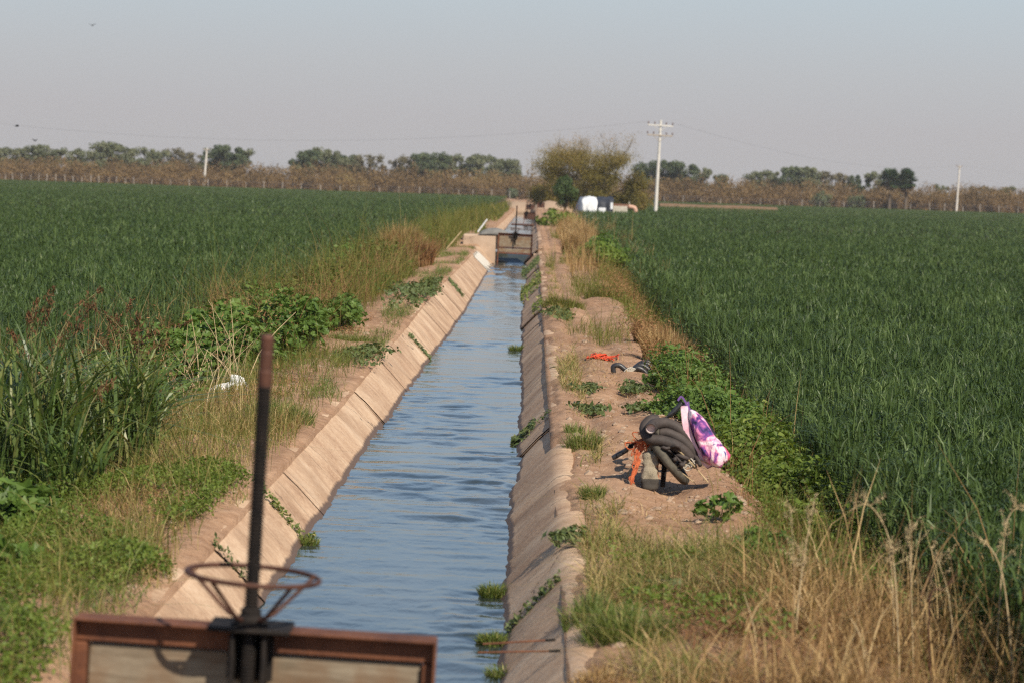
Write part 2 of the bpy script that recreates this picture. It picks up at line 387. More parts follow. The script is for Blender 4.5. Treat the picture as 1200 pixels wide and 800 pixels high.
def m_ground():
    t = NT('bank_soil'); p = t.pos()
    a = t.n('ShaderNodeAttribute'); a.attribute_name = 'rnd'
    n1 = t.noise(p, .8, 6, .6); n2 = t.noise(p, 7, 6, .65); n3 = t.noise(p, 55, 5, .6)
    f = t.math('ADD', t.math('MULTIPLY', n1, .4), t.math('ADD', t.math('MULTIPLY', n2, .38), t.math('MULTIPLY', n3, .22)))
    c = t.ramp(f, [(.35, (.15, .080, .046)), (.45, (.285, .165, .098)), (.57, (.40, .248, .155)), (.71, (.50, .345, .235))])
    vo = t.n('ShaderNodeTexVoronoi'); vo.inputs['Scale'].default_value = 16; t.l(t.pos(), vo.inputs['Vector'])
    peb = t.ramp(vo.outputs['Distance'], [(.10, (1, 1, 1)), (.22, (0, 0, 0))])
    c = t.mix(t.math('MULTIPLY', peb, t.ramp(n2, [(.5, (0, 0, 0)), (.6, (.4, .4, .4))])), c, (.48, .35, .25))
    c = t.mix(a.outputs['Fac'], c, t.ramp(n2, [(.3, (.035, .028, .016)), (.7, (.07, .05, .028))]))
    h = t.math('ADD', n1, t.math('ADD', n2, t.math('MULTIPLY', n3, .5)))
    t.bsdf(c, .95, 0, .15, t.bump(h, .7, .03)); return t.m

def m_water():
    t = NT('muddy_canal_water'); p = t.pos((1, .45, 1))
    n1 = t.noise(p, 9, 4, .55, .6); n2 = t.noise(p, 30, 3, .5)
    b = t.bump(t.math('ADD', n1, t.math('MULTIPLY', n2, .3)), .42, .012)
    c = t.ramp(t.noise(t.pos((1.2, .3, 1)), 1.2, 3), [(.35, (.026, .034, .030)), (.65, (.05, .055, .046))])
    q = t.bsdf(c, .06, 0, .5, b); q.inputs['IOR'].default_value = 1.33
    return t.m

M['lining'] = m_concrete(-.35, 'canal_lining_concrete')
M['lining2'] = m_concrete(.02, 'upstream_lining_concrete')
M['soil'] = m_ground(); M['water'] = m_water()

# ------------------------------------------------------------------ the lie of the land
YG = 82.0                       # the second sluice gate
WL1, WL2 = -.35, .02            # water levels
XL, XR = -1.82, .24             # lips of the lining
YEND = 255.0
def field_z(y): return -.35+.0027*np.clip(np.asarray(y, float)-60, 0, 520)
def lip_l(y): return .20*sm(20, 50, y)+.16*sm(81.5, 82.5, y)
def lip_r(y): return .08*sm(20, 50, y)+.27*sm(81.5, 83, y)
def right_edge(y): return 2.27+.009*np.clip(np.asarray(y, float)-25, 0, 300)     # where the right field begins
def left_edge(y): return -4.75-.003*np.asarray(y, float)+.9*sm(150, 260, y)
def ground_z(x, y):
    x = np.asarray(x, float); y = np.asarray(y, float)
    fz = field_z(y)
    ext = .25*sm(100, 250, y)
    bump = .085*fbm(x*.9, y*.55, 3)+.035*fbm(x*3.2, y*2.2, 11)+.010*fbm(x*9, y*7, 13, 3)
    bump = bump-.045*np.exp(-((x-1.02-.10*fbm(y*.25, y*0, 101))/.11)**2)*sm(14, 17, y)-.04*np.exp(-((x-.62-.06*fbm(y*.3, y*0, 103))/.08)**2)*sm(16, 22, y)
    br = lip_r(y)+ext+.03+bump*sm(.36, .75, x)-.055*sm(.40, .25, x+.16*fbm(x*2, y*.9, 23, 5))
    re = right_edge(y)
    tr = sm(re-.95, re-.05, x)
    zr = br*(1-tr)+fz*tr
    bl = lip_l(y)+ext+.03+bump*sm(-1.9, -2.2, x)-.050*sm(-1.93, -1.78, x+.13*fbm(x*3, y*1.2, 27))
    le = left_edge(y)
    tl = sm(-2.5, le+.5, x)
    zl = bl*(1-tl)+fz*tl
    z = np.where(x > -.8, zr, zl)
    tr_ = (x > XL+.02) & (x < XR-.02) & (y < YEND)
    return np.where(tr_, -1.35, z)

def make_ground():
    def spread(a, b, d0, g):
        o = [a]; d = d0
        while o[-1] < b: o.append(o[-1]+d); d *= g
        return o
    xs = list(np.arange(-6, -2.22, .07))+list(np.arange(-2.2, XL-.07, .022))+[XL-.06, XL-.02, XL+.019, XL+.03, -1, -.2, XR-.03, XR-.019, XR+.02, XR+.06]+list(np.arange(XR+.08, .74, .02))+list(np.arange(.76, 4.2, .06))
    xs += spread(4.3, 1200, .2, 1.22)[0:]; xs += [-q for q in spread(6.2, 1200, .2, 1.22)]
    ys = spread(-30, 6, 4, 1.0)+list(np.arange(7, 32, .07))+spread(32, YEND-.2, .1, 1.009)+[YEND, YEND+.3]+spread(YEND+4, 1600, 6, 1.1)
    xs = np.unique(np.round(xs, 4)); ys = np.unique(np.round(ys, 4))
    X, Y = np.meshgrid(xs, ys)
    Z = ground_z(X, Y)
    re = right_edge(Y); le = left_edge(Y)
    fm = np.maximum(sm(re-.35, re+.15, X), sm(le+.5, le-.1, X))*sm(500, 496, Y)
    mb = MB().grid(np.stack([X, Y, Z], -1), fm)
    mb.b[0] = (mb.b[0][0], mb.b[0][1][:, ::-1], mb.b[0][2])
    tag(mb.build('ground', M['soil'], smooth=True), kind='structure')
make_ground()

def make_lining(name, y0, y1, step, side, wl, m, lip):
    mb = MB(); y = y0; k = 0
    rr = np.random.default_rng(21+side)
    while y < y1-.2:
        ye = min(y1, y+step*rr.uniform(.62, 1.4))
        g = rr.uniform(.003, .007); tilt = rr.normal(0, .007 if side > 0 else .003); off = rr.normal(0, .012 if side > 0 else .005)
        yy = np.linspace(y+g, ye-g, max(4, int((ye-y)/.14)+1) if y < 60 else 4)
        lz = lip(yy)
        # section from the outer edge of the cap down the slope: (distance out, height)
        er = .030*fbm(yy*1.7, yy*0+side*9, 31)+.007*fbm(yy*9, yy*0+side*5, 17)+.03*np.clip(fbm(yy*.9, yy*0+side*2, 19), -.9, .1); wb = .03*fbm(yy*1.3, yy*0+side*3, 37)+.018*fbm(yy*6, yy*0+side*4, 39)
        sec = [(.15, -.09), (.145+er, 0*yy+.004), (.06, .000+er*.4), (.015, -.012+er*.3), (-.025, -.042+er*.4), (-.06, -.076+er*.3), (-.13, -.142+wb*.3), (-.25, -.27+wb*.6), (-.36, -.39+wb), (-.55, -.6), (-.78, -.86)]
        P = np.zeros((len(yy), len(sec), 3))
        for i, (a, b) in enumerate(sec):
            P[:, i, 0] = (XR+a+off) if side > 0 else (XL-a-off)
            P[:, i, 1] = yy; P[:, i, 2] = lz+b+tilt*(yy-y)/step*2
        if side < 0: P = P[:, ::-1]
        mb.grid(P)
        Q = P[[0, -1]].copy(); Q[:, :, 2] -= .016; Q[0, :, 1] -= .05; Q[1, :, 1] += .05; mb.grid(Q)
        y = ye; k += 1
    o = mb.build(name, m, smooth=True); tag(o, kind='structure'); return o
make_lining('canal_lining', -6, YG, 3.3, 1, WL1, M['lining'], lip_r)
make_lining('canal_lining', -6, YG, 3.3, -1, WL1, M['lining'], lip_l)
make_lining('canal_lining', YG+.3, YEND, 3.3, 1, WL2, M['lining2'], lambda y: lip_r(y)+.25*sm(100, 250, y)*0)
make_lining('canal_lining', YG+.3, YEND, 3.3, -1, WL2, M['lining2'], lambda y: lip_l(y)+.25*sm(100, 250, y)*0)

def make_water(name, y0, y1, z, d0, gr):
    ys = [y0]; d = d0
    while ys[-1] < y1: ys.append(min(y1, ys[-1]+d)); d = d0*max(1, ys[-1]/14)**gr
    ys = np.array(ys); xs = np.linspace(-1.68, .12, 60)
    X, Y = np.meshgrid(xs, ys)
    a = 1.0
    wx = X+.15*vnoise(X*2, Y*1.1, 41)
    h = .5*fbm(wx*1.6+5, Y*1.9, 51, 2)+.75*(.5-np.abs(vnoise(wx*1.9+.8*Y*.3, Y*3.4, 53)))+.34*(.5-np.abs(vnoise(wx*4.5, Y*8.5, 55)))+.10*vnoise(wx*11, Y*15, 57)
    h += .25*np.sin(Y*9+2.6*vnoise(X*1.3, Y*.7, 61)+X*1.5)*sm(-.3, .5, vnoise(X*.8, Y*.35, 63))
    Z = z+.020*h*(.35+1.05*sm(-.5, .6, vnoise(X*.9+3, Y*.45, 65)))*(1+.9*sm(68, 80, Y)*(Y < 82))
    if z == WL2: Z = Z-(WL2-WL1+.004)*sm(YG+1.5, YG+.05, Y)
    mb = MB().grid(np.stack([X, Y, Z], -1))
    mb.b[0] = (mb.b[0][0], mb.b[0][1][:, ::-1], mb.b[0][2])
    tag(mb.build(name, M['water'], smooth=True), kind='structure')
make_water('canal_water', -4, YG+.02, WL1, .035, .8)
make_water('canal_water', YG+.05, YEND, WL2, .12, .5)

# ------------------------------------------------------------------ vegetation helpers
def on_ground(x, y, dz=0.0):
    return np.stack([x, y, ground_z(x, y)+dz], 1)

def scatter(n, x0, x1, y0, y1, dens, rng=R):
    x = rng.uniform(x0, x1, n); y = rng.uniform(y0, y1, n)
    k = rng.uniform(0, 1, n) < dens(x, y)
    return x[k], y[k]

# --- wheat
def wheat_band(mb, side, y0, y1, dens, nb, seg, hgt, bw, bl, marg, rshift=0.0, rng=R, inner=None):
    xm = .222*y1+marg
    n = int((y1-y0)*xm*dens)
    y = rng.uniform(y0, y1, n); x = rng.uniform(0, xm, n)*side
    wdg = np.where(side > 0, .213*y+marg, .226*y+marg)
    ed = right_edge(y) if side > 0 else -left_edge(y)
    ed = ed+.14*fbm(y*.8, y*0+side, 71)+rng.exponential(.06, n)
    k = (abs(x) < wdg) & (abs(x) > ed)
    if inner is not None: k &= abs(x) > wdg-marg+inner
    x, y = x[k], y[k]; n = len(x)
    if n == 0: return
    z = field_z(y)
    hv = hgt*(1+.10*fbm(x*.35, y*.12, 81)+.10*rng.normal(size=n)+.10*vnoise(x*2.6, y*1.6, 83)+.06*vnoise(x*6, y*4, 84))
    pr = np.clip(.5*rng.uniform(0, 1, n)+.14*vnoise(x*1.4, y*.8, 85), 0, .6)
    for b in range(nb):
        hb = hv*(rng.uniform(.52, .84, n) if nb > 2 else rng.uniform(.55, .75, n))
        base = np.stack([x+rng.normal(0, .012, n), y+rng.normal(0, .012, n), z+hb], 1)
        up = (hv-hb)*rng.uniform(.45, 1.25, n)
        lean = bl*1.35*rng.gamma(1.6, .75, n)
        rn = np.clip(pr+rng.uniform(0, .5, n)+rshift, 0, 1)
        mb.blades(base, up, lean, bw*rng.uniform(.7, 1.3, n), seg, rn, rng, 2.6)

def wheat_field(name, side):
    mb = MB()
    # stems and lower leaves only where the edge of the stand shows them
    wheat_band(mb, side, 9 if side > 0 else 17, 34, 190, 5, 4, .72, .0138, .10, 2.2)
    wheat_band(mb, side, 34, 62, 105, 4, 3, .72, .020, .10, 3.5)
    wheat_band(mb, side, 62, 120, 40, 3, 2, .72, .030, .12, 6)
    wheat_band(mb, side, 120, 262, 9, 2, 2, .70, .05, .16, 12)
    wheat_band(mb, side, 2, 62, 16, 3, 2, .72, .045, .14, 26, inner=2.6)
    wheat_band(mb, side, 62, 262, 7, 2, 2, .72, .07, .16, 40, inner=7)
    n = 5200
    y = R.uniform(9 if side > 0 else 18, 60, n); ed = (right_edge(y) if side > 0 else -left_edge(y))
    x = side*(ed+R.uniform(-.03, .5, n))
    mb.blades(np.stack([x, y, field_z(y)], 1), R.uniform(.35, .62, n), R.uniform(.02, .22, n), .013, 3, R.uniform(0, .6, n))
    o = mb.build(name, M['wheat']); tag(o, 'dense blue-green young wheat filling the %s field' % ('right-hand' if side > 0 else 'left-hand'), 'wheat', kind='stuff')
    mb = MB()
    wheat_band(mb, side, 268, 494, 4.2, 2, 1, .62, .11, .14, 45, .12)
    o = mb.build('far_'+name, M['wheatfar']); tag(o, 'smoother paler wheat plot at the far end of the %s field' % ('right-hand' if side > 0 else 'left-hand'), 'wheat', kind='stuff')
wheat_field('wheat_crop', 1)
wheat_field('wheat_crop', -1)

# --- leafy bushes
def bush(name, label, cat, c, rx, ry, h, n, L, m, asp=.6, kind='leaf', group=None, clumps=16, rng=None, stems=True, spread=.22):
    rng = rng or np.random.default_rng(int(abs(c[0]*1000+c[1]*77)) % 99991)
    z0 = float(ground_z(c[0], c[1]))
    t = thing(name, label, cat, (c[0], c[1], z0), group)
    u = rng.uniform(0, 2*math.pi, clumps); q = rng.uniform(.0, 1, clumps)**.6
    cx = np.cos(u)*q*rx; cy = np.sin(u)*q*ry
    cz = h*np.sqrt(np.clip(1-.8*q**2, .05, 1))*rng.uniform(.55, .95, clumps)
    k = rng.integers(0, clumps, n)
    cr = spread*rng.uniform(.45, 1.35, clumps)
    off = rng.normal(size=(n, 3)); off /= np.linalg.norm(off, axis=1)[:, None]; off *= (rng.uniform(0, 1, n)**.45)[:, None]
    P = np.stack([cx[k], cy[k], cz[k]], 1)+off*cr[k][:, None]*np.array([rx, ry, h*.9])*2.0
    P[:, :2] *= 1+.25*vnoise(P[:, 0]*4+c[0], P[:, 1]*3+P[:, 2]*5, 29)[:, None]; wx = P[:, 0]+c[0]; wy = P[:, 1]+c[1]
    gz = ground_z(wx, wy)
    gz = np.where((wx > XL) & (wx < XR), z0-.25, gz)
    P[:, 2] = np.maximum(P[:, 2]+z0, gz+rng.uniform(.01, .08, n))-z0
    nr = off*.8+np.array([0, 0, .6])+rng.normal(size=(n, 3))*.6
    rn = np.clip(.35*rng.uniform(0, 1, clumps)[k]+.65*rng.uniform(0, 1, n), 0, 1)
    mb = MB()
    Ls = L*np.clip(rng.lognormal(-.15, .38, n), .35, 1.8)
    if kind == 'lobed': mb.lobed(P, nr, Ls, rn, rng)
    else: mb.leaves(P, nr, Ls, asp, rn, rng)
    mb.build('foliage', m, t)
    if stems:
        sb = MB()
        for i in range(clumps):
            a = np.array([cx[i]*.25, cy[i]*.25, -.02]); b = np.array([cx[i], cy[i], cz[i]])
            mid = (a+b)/2+np.array([cx[i]*.15, cy[i]*.15, h*.05])
            sb.tube([a, mid, b], [.010*h+.002, .008*h+.002, .003], 5, False)
        sb.build('stem', M['darkstem'], t)
    return t

def tuft(name, label, c, n, h, r, m, w=.006, lean=.6, group=None, cat='grass tuft', rng=None, z=None, seg=3):
    rng = rng or np.random.default_rng(int(abs(c[0]*1313+c[1]*177)) % 99991)
    z0 = float(ground_z(c[0], c[1])) if z is None else z
    a = rng.uniform(0, 2*math.pi, n); q = np.sqrt(rng.uniform(0, 1, n))*r
    x = np.cos(a)*q; y = np.sin(a)*q*1.1
    zz = np.zeros(n) if z is not None else np.clip(ground_z(x+c[0], y+c[1])-z0, -.3, .3)
    hh = h*rng.uniform(.4, 1.1, n)*(1-.4*(q/r))
    mb = MB().blades(np.stack([x, y, zz-.01], 1), hh, hh*lean*rng.uniform(.1, 1.3, n), w*rng.uniform(.6, 1.3, n), seg, None, rng, 1.8, a+rng.normal(0, .7, n))
    o = mb.build(name, m); o.location = (c[0], c[1], z0)
    return tag(o, label, cat, group)

# ------------------------------------------------------------------ ground cover that nobody could count
def cover(name, label, m, n, x0, x1, y0, y1, dens, h, lean, w, cat='grass', seg=3, rng=None, curl=1.8):
    rng = rng or np.random.default_rng(len(name)*7+int(abs(y0)*10))
    x, y = scatter(n, x0, x1, y0, y1, dens, rng)
    k = ~((x > XL-.02) & (x < XR+.12))
    x, y = x[k], y[k]; n = len(x)
    hh = h*rng.gamma(5, .2, n)*(1+.5*fbm(x*1.3, y*.5, 91))
    mb = MB().blades(on_ground(x, y, -.01), hh, hh*lean*rng.gamma(2, .5, n), w*rng.uniform(.6, 1.35, n)*(1+np.maximum(0, y-40)/60), seg, None, rng, curl)
    return tag(mb.build(name, m), label, cat, None, 'stuff')

def leafcover(name, label, m, n, x0, x1, y0, y1, dens, h, L, asp=.55, cat='weeds'):
    rng = np.random.default_rng(len(label)*7+int(y0*10))
    x, y = scatter(n, x0, x1, y0, y1, dens, rng)
    k = ~((x > XL-.02) & (x < XR+.12))
    x, y = x[k], y[k]; n = len(x)
    P = on_ground(x, y); top = h*(.55+.75*np.clip(fbm(x*3.2, y*2.2, 95, 3)+.35, 0, 1.2))
    P[:, 2] += top*rng.uniform(.1, 1, n)**.6
    nr = rng.normal(size=(n, 3))*.85+np.array([.0, -.1, .8])
    mb = MB().leaves(P, nr, L*rng.uniform(.5, 1.4, n), asp, np.clip(rng.uniform(0, 1, n)*.6+.4*(vnoise(x*2, y*2, 97)*.5+.5), 0, 1), rng)
    return tag(mb.build(name, m), label, cat, None, 'stuff')

nz = fbm
# left bank
cover('weed_grass', 'olive grass blades growing through the weeds on both banks', M['olivegrass'], 26000, -4.4, 2.9, 9.3, 30,
      lambda x, y: np.where(x < 0, sm(-1.75, -2.2, x), sm(1.25, 1.8, x-.012*y)*sm(right_edge(y)+.3, right_edge(y), x)), .24, .6, .005)
cover('lying_straw', 'tangled lying straw in the near right corner', M['rustdry'], 26000, .5, 2.75, 9.3, 13.2,
      lambda x, y: sm(.6, 1.2, x+.3*nz(x*1.4, y*.9, 58))*(.3+.7*sm(-.3, .2, nz(x*2.2, y*1.6, 63))), .13, 2.4, .0055)
leafcover('ground_weeds', 'bright green low weeds covering the near left bank', M['weed'], 100000, -4.3, -1.72, 9.2, 16.5,
          lambda x, y: sm(-.35, .25, nz(x*1.5, y*.8, 5)-.9*sm(-2.1, -1.75, x)+.3*sm(-2.0, -2.7, x)-.55*np.exp(-((x+2.45)/.4)**2-((y-14.6)/1.3)**2)), .17, .028)
cover('verge_grass', 'fine mixed green and straw grass on the near left bank', M['strawgrass'], 62000, -4.6, -1.8, 9.2, 27,
      lambda x, y: (.25+.75*sm(-.1, .4, nz(x*1.3, y*.6, 8)))*sm(-1.8, -2.1, x-.25*nz(x*2, y*1.2, 77))*(1-.93*sm(-3.0, -2.7, x+.15*nz(x*2, y, 79))*sm(20.5, 22.5, y+1.2*nz(x*2, y*.5, 73))), .15, .8, .0052)
leafcover('leaf_litter', 'brown dead leaf litter under the left bank bushes', M['rustdry'], 26000, -4.2, -2.3, 12.5, 36,
          lambda x, y: sm(-.1, .35, nz(x*1.6, y*.7, 19)+.5*np.exp(-((x+2.9)/.35)**2)-.1), .07, .03, .3)
cover('dry_grass_patch', 'short dry brownish grass on the left bank beside the lining', M['dry'], 13000, -3.6, -1.9, 12.2, 24,
      lambda x, y: sm(0, .35, nz(x*1.1, y*.5, 18)+.8*np.exp(-((x+2.4)/.4)**2-((y-14.6)/1.2)**2)), .11, .9, .005)
leafcover('hedge_weeds', 'dark leafy weeds along the edge of the left wheat field', M['malva'], 42000, -5.2, -3.0, 13, 40,
          lambda x, y: sm(-.15, .3, nz(x*1.2, y*.45, 25))*sm(-2.9, -3.4, x), .42, .05)
leafcover('band_weeds', 'olive leafy weeds mixed into the left grass band', M['olivegrass'], 110000, -5.2, -2.6, 30, 110,
          lambda x, y: sm(-.2, .3, nz(x*1.1, y*.25, 26))*sm(-2.6, -3.2, x), .85, .05, .28)
cover('tall_olive_grass', 'tall yellowish green grass band along the left field edge', M['olivegrass'], 44000, -5.4, -2.5, 29, 150,
      lambda x, y: sm(-.45, .15, nz(x*.9, y*.16, 28)+.75*sm(-2.5, -3.3, x)-.25)*sm(29, 36, y)*np.clip(70/(y+20), 0, 1), .72, .6, .0065)
cover('brown_weed_stems', 'brownish dead weed stems mixed into the left grass band', M['rustdry'], 26000, -5.2, -2.7, 22, 80,
      lambda x, y: sm(-.1, .3, nz(x*.9, y*.22, 38)), .62, .55, .006)
leafcover('brown_brush', 'brown dead leaves and twigs caught in the left grass band', M['rustdry'], 34000, -5.2, -2.6, 21, 78,
          lambda x, y: sm(.0, .35, nz(x*1.0, y*.28, 39))*sm(-2.6, -3.1, x), .75, .04, .25)
cover('bank_grass', 'sparse short grass on the bare left bank top', M['grass'], 30000, -3.0, -1.78, 19, 80,
      lambda x, y: sm(.12, .42, nz(x*1.6, y*.55, 48))*.8, .10, .8, .006)
# right bank
cover('dry_grass', 'golden dry grass filling the near right corner', M['dry'], 34000, .40, 2.75, 9.3, 13.6,
      lambda x, y: np.clip(sm(.75, 1.5, x+.28*nz(x*1.4, y*.9, 58)+.22*(11-y))*(1-.75*sm(2.0, 1.2, x)*sm(12.0, 12.7, y)), 0, 1)*(.10+.90*sm(-.15, .3, nz(x*1.8, y*1.2, 61))), .21, .8, .0062)
cover('tall_dry_grass', 'taller golden dead stems in the near right corner', M['dry'], 4200, 1.15, 2.75, 10.0, 12.9,
      lambda x, y: sm(1.1, 1.9, x)*(.3+.7*sm(-.2, .4, nz(x*1.5, y*1.1, 66))), .40, .55, .0065)
cover('near_green_grass', 'green grass tangled with straw beside the right lining', M['strawgrass'], 22000, .36, 1.9, 9.3, 15.6,
      lambda x, y: sm(-.05, .4, nz(x*1.7, y*.8, 68)+.55*np.exp(-((x-.7)/.3)**2-((y-11.0)/.9)**2))*sm(1.8, 1.2, x), .15, 1.0, .005)
cover('straw_litter', 'thin straw and dry stubble lying on the right bank', M['dry'], 60000, .36, 2.2, 11.0, 36,
      lambda x, y: (.12+.88*sm(-.05, .4, nz(x*1.2, y*.5, 78)))*(.16+.84*sm(16.6, 14.8, y)), .06, 1.8, .005)
cover('olive_grass', 'olive green grass below the leafy mound on the right', M['olivegrass'], 20000, 1.05, 2.4, 12.6, 17.5,
      lambda x, y: sm(-.15, .3, nz(x*1.4, y*.8, 88))*sm(1.05, 1.5, x+.06*(14-y)), .22, .7, .0055)
cover('edge_straw', 'dead straw stems poking through the weeds along the right field edge', M['rustdry'], 9000, 1.2, 2.7, 13, 30,
      lambda x, y: sm(-.1, .3, nz(x*1.4, y*.8, 99))*sm(1.35, 1.7, x)*sm(right_edge(y)+.2, right_edge(y), x), .33, .7, .005)
leafcover('corner_weeds', 'green leafy weeds scattered through the dry grass at the near right', M['weed'], 15000, .5, 2.6, 9.4, 14,
          lambda x, y: sm(.12, .4, nz(x*1.5, y*1.1, 89)), .14, .028)
leafcover('field_edge_weeds', 'bright green low weeds along the edge of the right wheat field', M['weed'], 90000, 1.2, 3.0, 12.6, 44,
          lambda x, y: sm(-.05, .35, nz(x*1.6, y*.9, 98)+.18*np.exp(-((y-20)/5)**2))*sm(1.35, 1.75, x-.0*y)*sm(right_edge(y)+.35, right_edge(y)+.05, x), .32, .026)
cover('mixed_verge', 'mixed olive and straw grass along the far right bank', M['olivegrass'], 60000, .4, 3.4, 30, 120,
      lambda x, y: sm(-.1, .35, nz(x*.9, y*.2, 108)+.8*sm(1.3, 2.0, x)-.45)*np.clip(60/(y+15), 0, 1), .36, .7, .007)
leafcover('right_brush', 'brown and olive dead brush along the right bank behind the tube heap', M['rustdry'], 40000, 1.1, 2.9, 27, 66,
          lambda x, y: sm(.0, .35, nz(x*1.0, y*.28, 49))*sm(1.2, 1.6, x), .5, .04, .25)
cover('far_bank_grass', 'olive grass on the far left bank beyond the raised gate', M['olivegrass'], 26000, -5.6, -2.05, 96, 254,
      lambda x, y: sm(-.3, .2, nz(x*.7, y*.06, 141)+.7*sm(-2.0, -3.2, x)-.2), .42, .5, .014)
cover('far_dry_verge', 'pale dry grass on the right bank beyond the second gate', M['dry'], 16000, 1.0, 4.2, 58, 150,
      lambda x, y: sm(-.1, .3, nz(x*.9, y*.12, 118)+.5*np.exp(-((y-95)/16)**2)-.1), .52, .4, .009)

cover('lip_grass', 'ragged grass hanging over the edge of the left lining', M['grass'], 16000, -2.2, -1.845, 9.5, 70,
      lambda x, y: sm(.05, .3, nz(x*1.2, y*.35, 131))*np.clip(30/(y+8), 0, 1), .14, 1.3, .006)
cover('lip_straw', 'ragged straw along the edge of the right lining', M['strawgrass'], 12000, .365, .62, 9.5, 70,
      lambda x, y: sm(.05, .3, nz(x*1.2, y*.35, 133))*np.clip(30/(y+8), 0, 1), .11, 1.4, .006)

def clods():
    rng = np.random.default_rng(5); mb = MB(); n = 3000
    x = np.where(rng.uniform(size=n) < .6, rng.uniform(.40, 2.0, n), rng.uniform(-3.0, -1.95, n)); y = 10+rng.gamma(2.0, 8, n)
    t = (1+5**.5)/2
    V = np.array([[-1, t, 0], [1, t, 0], [-1, -t, 0], [1, -t, 0], [0, -1, t], [0, 1, t], [0, -1, -t], [0, 1, -t], [t, 0, -1], [t, 0, 1], [-t, 0, -1], [-t, 0, 1]])/1.9
    Fc = np.array([[0, 11, 5], [0, 5, 1], [0, 1, 7], [0, 7, 10], [0, 10, 11], [1, 5, 9], [5, 11, 4], [11, 10, 2], [10, 7, 6], [7, 1, 8], [3, 9, 4], [3, 4, 2], [3, 2, 6], [3, 6, 8], [3, 8, 9], [4, 9, 5], [2, 4, 11], [6, 2, 10], [8, 6, 7], [9, 8, 1]])
    s = rng.gamma(1.3, .008, n)+.003
    P = on_ground(x, y)
    W = V[None]*s[:, None, None]*rng.uniform(.6, 1.3, (n, 12, 1))*np.array([1, 1, .6])+P[:, None, :]
    mb.add(W.reshape(-1, 3), (Fc[None]+np.arange(n)[:, None, None]*12).reshape(-1, 3))
    tag(mb.build('soil_clods', M['stone']), 'small clods and pebbles of dry soil on the banks', 'soil clods', None, 'stuff')
clods()

# ------------------------------------------------------------------ sluice gates
def lathe(mb, c, prof, seg=20, axis='Z'):
    a = np.arange(seg)*2*math.pi/seg; pr = np.array(prof)
    rings = np.stack([pr[:, 0][:, None]*np.cos(a), pr[:, 0][:, None]*np.sin(a), np.repeat(pr[:, 1][:, None], seg, 1)], -1)
    return mb.loft(rings+np.array(c))

def sluice_gate(label, loc, w, top, bottom, planks, tilt, stem_top, wheel_r, sx=0.0, detail=True, yaw=0, group='sluice gates across the canal'):
    t = thing('sluice_gate', label, 'sluice gate', loc, group, (0, math.radians(tilt), math.radians(yaw)))
    hw = w/2
    b = MB().box((0, 0, top-.042), (w, .062, .085), bev=.006)
    b.box((0, -.055, top-.004), (w, .06, .008), bev=.002)
    b.build('top_beam', M['rust'], t)
    for s in (-1, 1):
        p = MB().box((s*(hw-.022), -.002, (top-.087+bottom)/2), (.044, .070, top-.087-bottom), bev=.005)
        p.box((s*(hw-.004), -.055, (top-.012+bottom)/2), (.008, .052, top-.012-bottom), bev=.002)
        p.build('side_post', M['rust'], t)
    for (z0, z1, mm) in planks:
        MB().box((0, .012, (z0+z1)/2), (w-.092, .045, z1-z0), bev=.006).build('gate_plank' if mm == 'plank' else 'cross_rail', M[mm], t)
    if stem_top is None: return t
    ys = -.115
    br = MB().box((sx, -.085, top+.012), (.27, .19, .016), bev=.004)
    for s in (-1, 1): br.box((sx+s*.052, -.09, top-.085), (.014, .13, .17), bev=.003)
    br.box((sx, -.045, top-.10), (.15, .02, .15), bev=.003)
    lathe(br, (sx, ys, top+.022), [(.06, 0), (.06, .012), (.040, .016), (.038, .03), (.0, .03)], 18)
    br.build('lift_bracket', M['blacksteel'], t)
    # the screw stem
    st = MB(); z = max(bottom+.2, top-.40); pr = [(0, z)]; tip = stem_top-.17
    step = .012 if detail else .08
    while z < tip-.002:
        pr += [(.0245, z+.001), (.0245, z+step*.45), (.0195, z+step*.6), (.0195, z+step*.95)]; z += step
    pr += [(0, tip)]
    lathe(st, (sx, ys, 0), pr, 14); so = st.build('screw_stem', M['blacksteel'], t)
    cp = MB(); lathe(cp, (sx, ys, 0), [(0, tip), (.0225, tip+.001), (.0235, tip+.05), (.0215, tip+.055), (.023, tip+.11), (.021, tip+.116), (.0235, stem_top-.012), (.018, stem_top), (0, stem_top)], 14)
    cp.build('stem_tip', M['rustdark'], so)
    hz = top+.045; rz = top+.185
    wl = MB().ring((sx, ys, rz), wheel_r, .0085, (0.03, 0.02, 1), 44, 10)
    wo = wl.build('hand_wheel', M['rustdark'], t, smooth=True)
    hb = MB(); lathe(hb, (sx, ys, hz-.03), [(.03, .012), (.048, .014), (.05, .03), (.034, .042), (.034, .06), (.026, .064)], 18); hb.build('hub', M['blacksteel'], wo)
    for k in range(5):
        a = k*2*math.pi/5+.42
        d = np.array([math.cos(a), math.sin(a), 0])
        c = np.array([sx, ys, 0])
        MB().tube([c+d*.05+[0, 0, hz], c+d*.08+[0, 0, hz+.012], c+d*wheel_r+[0, 0, rz]], [.008, .007, .007], 8).build('spoke', M['rustdark'], wo)
    return t

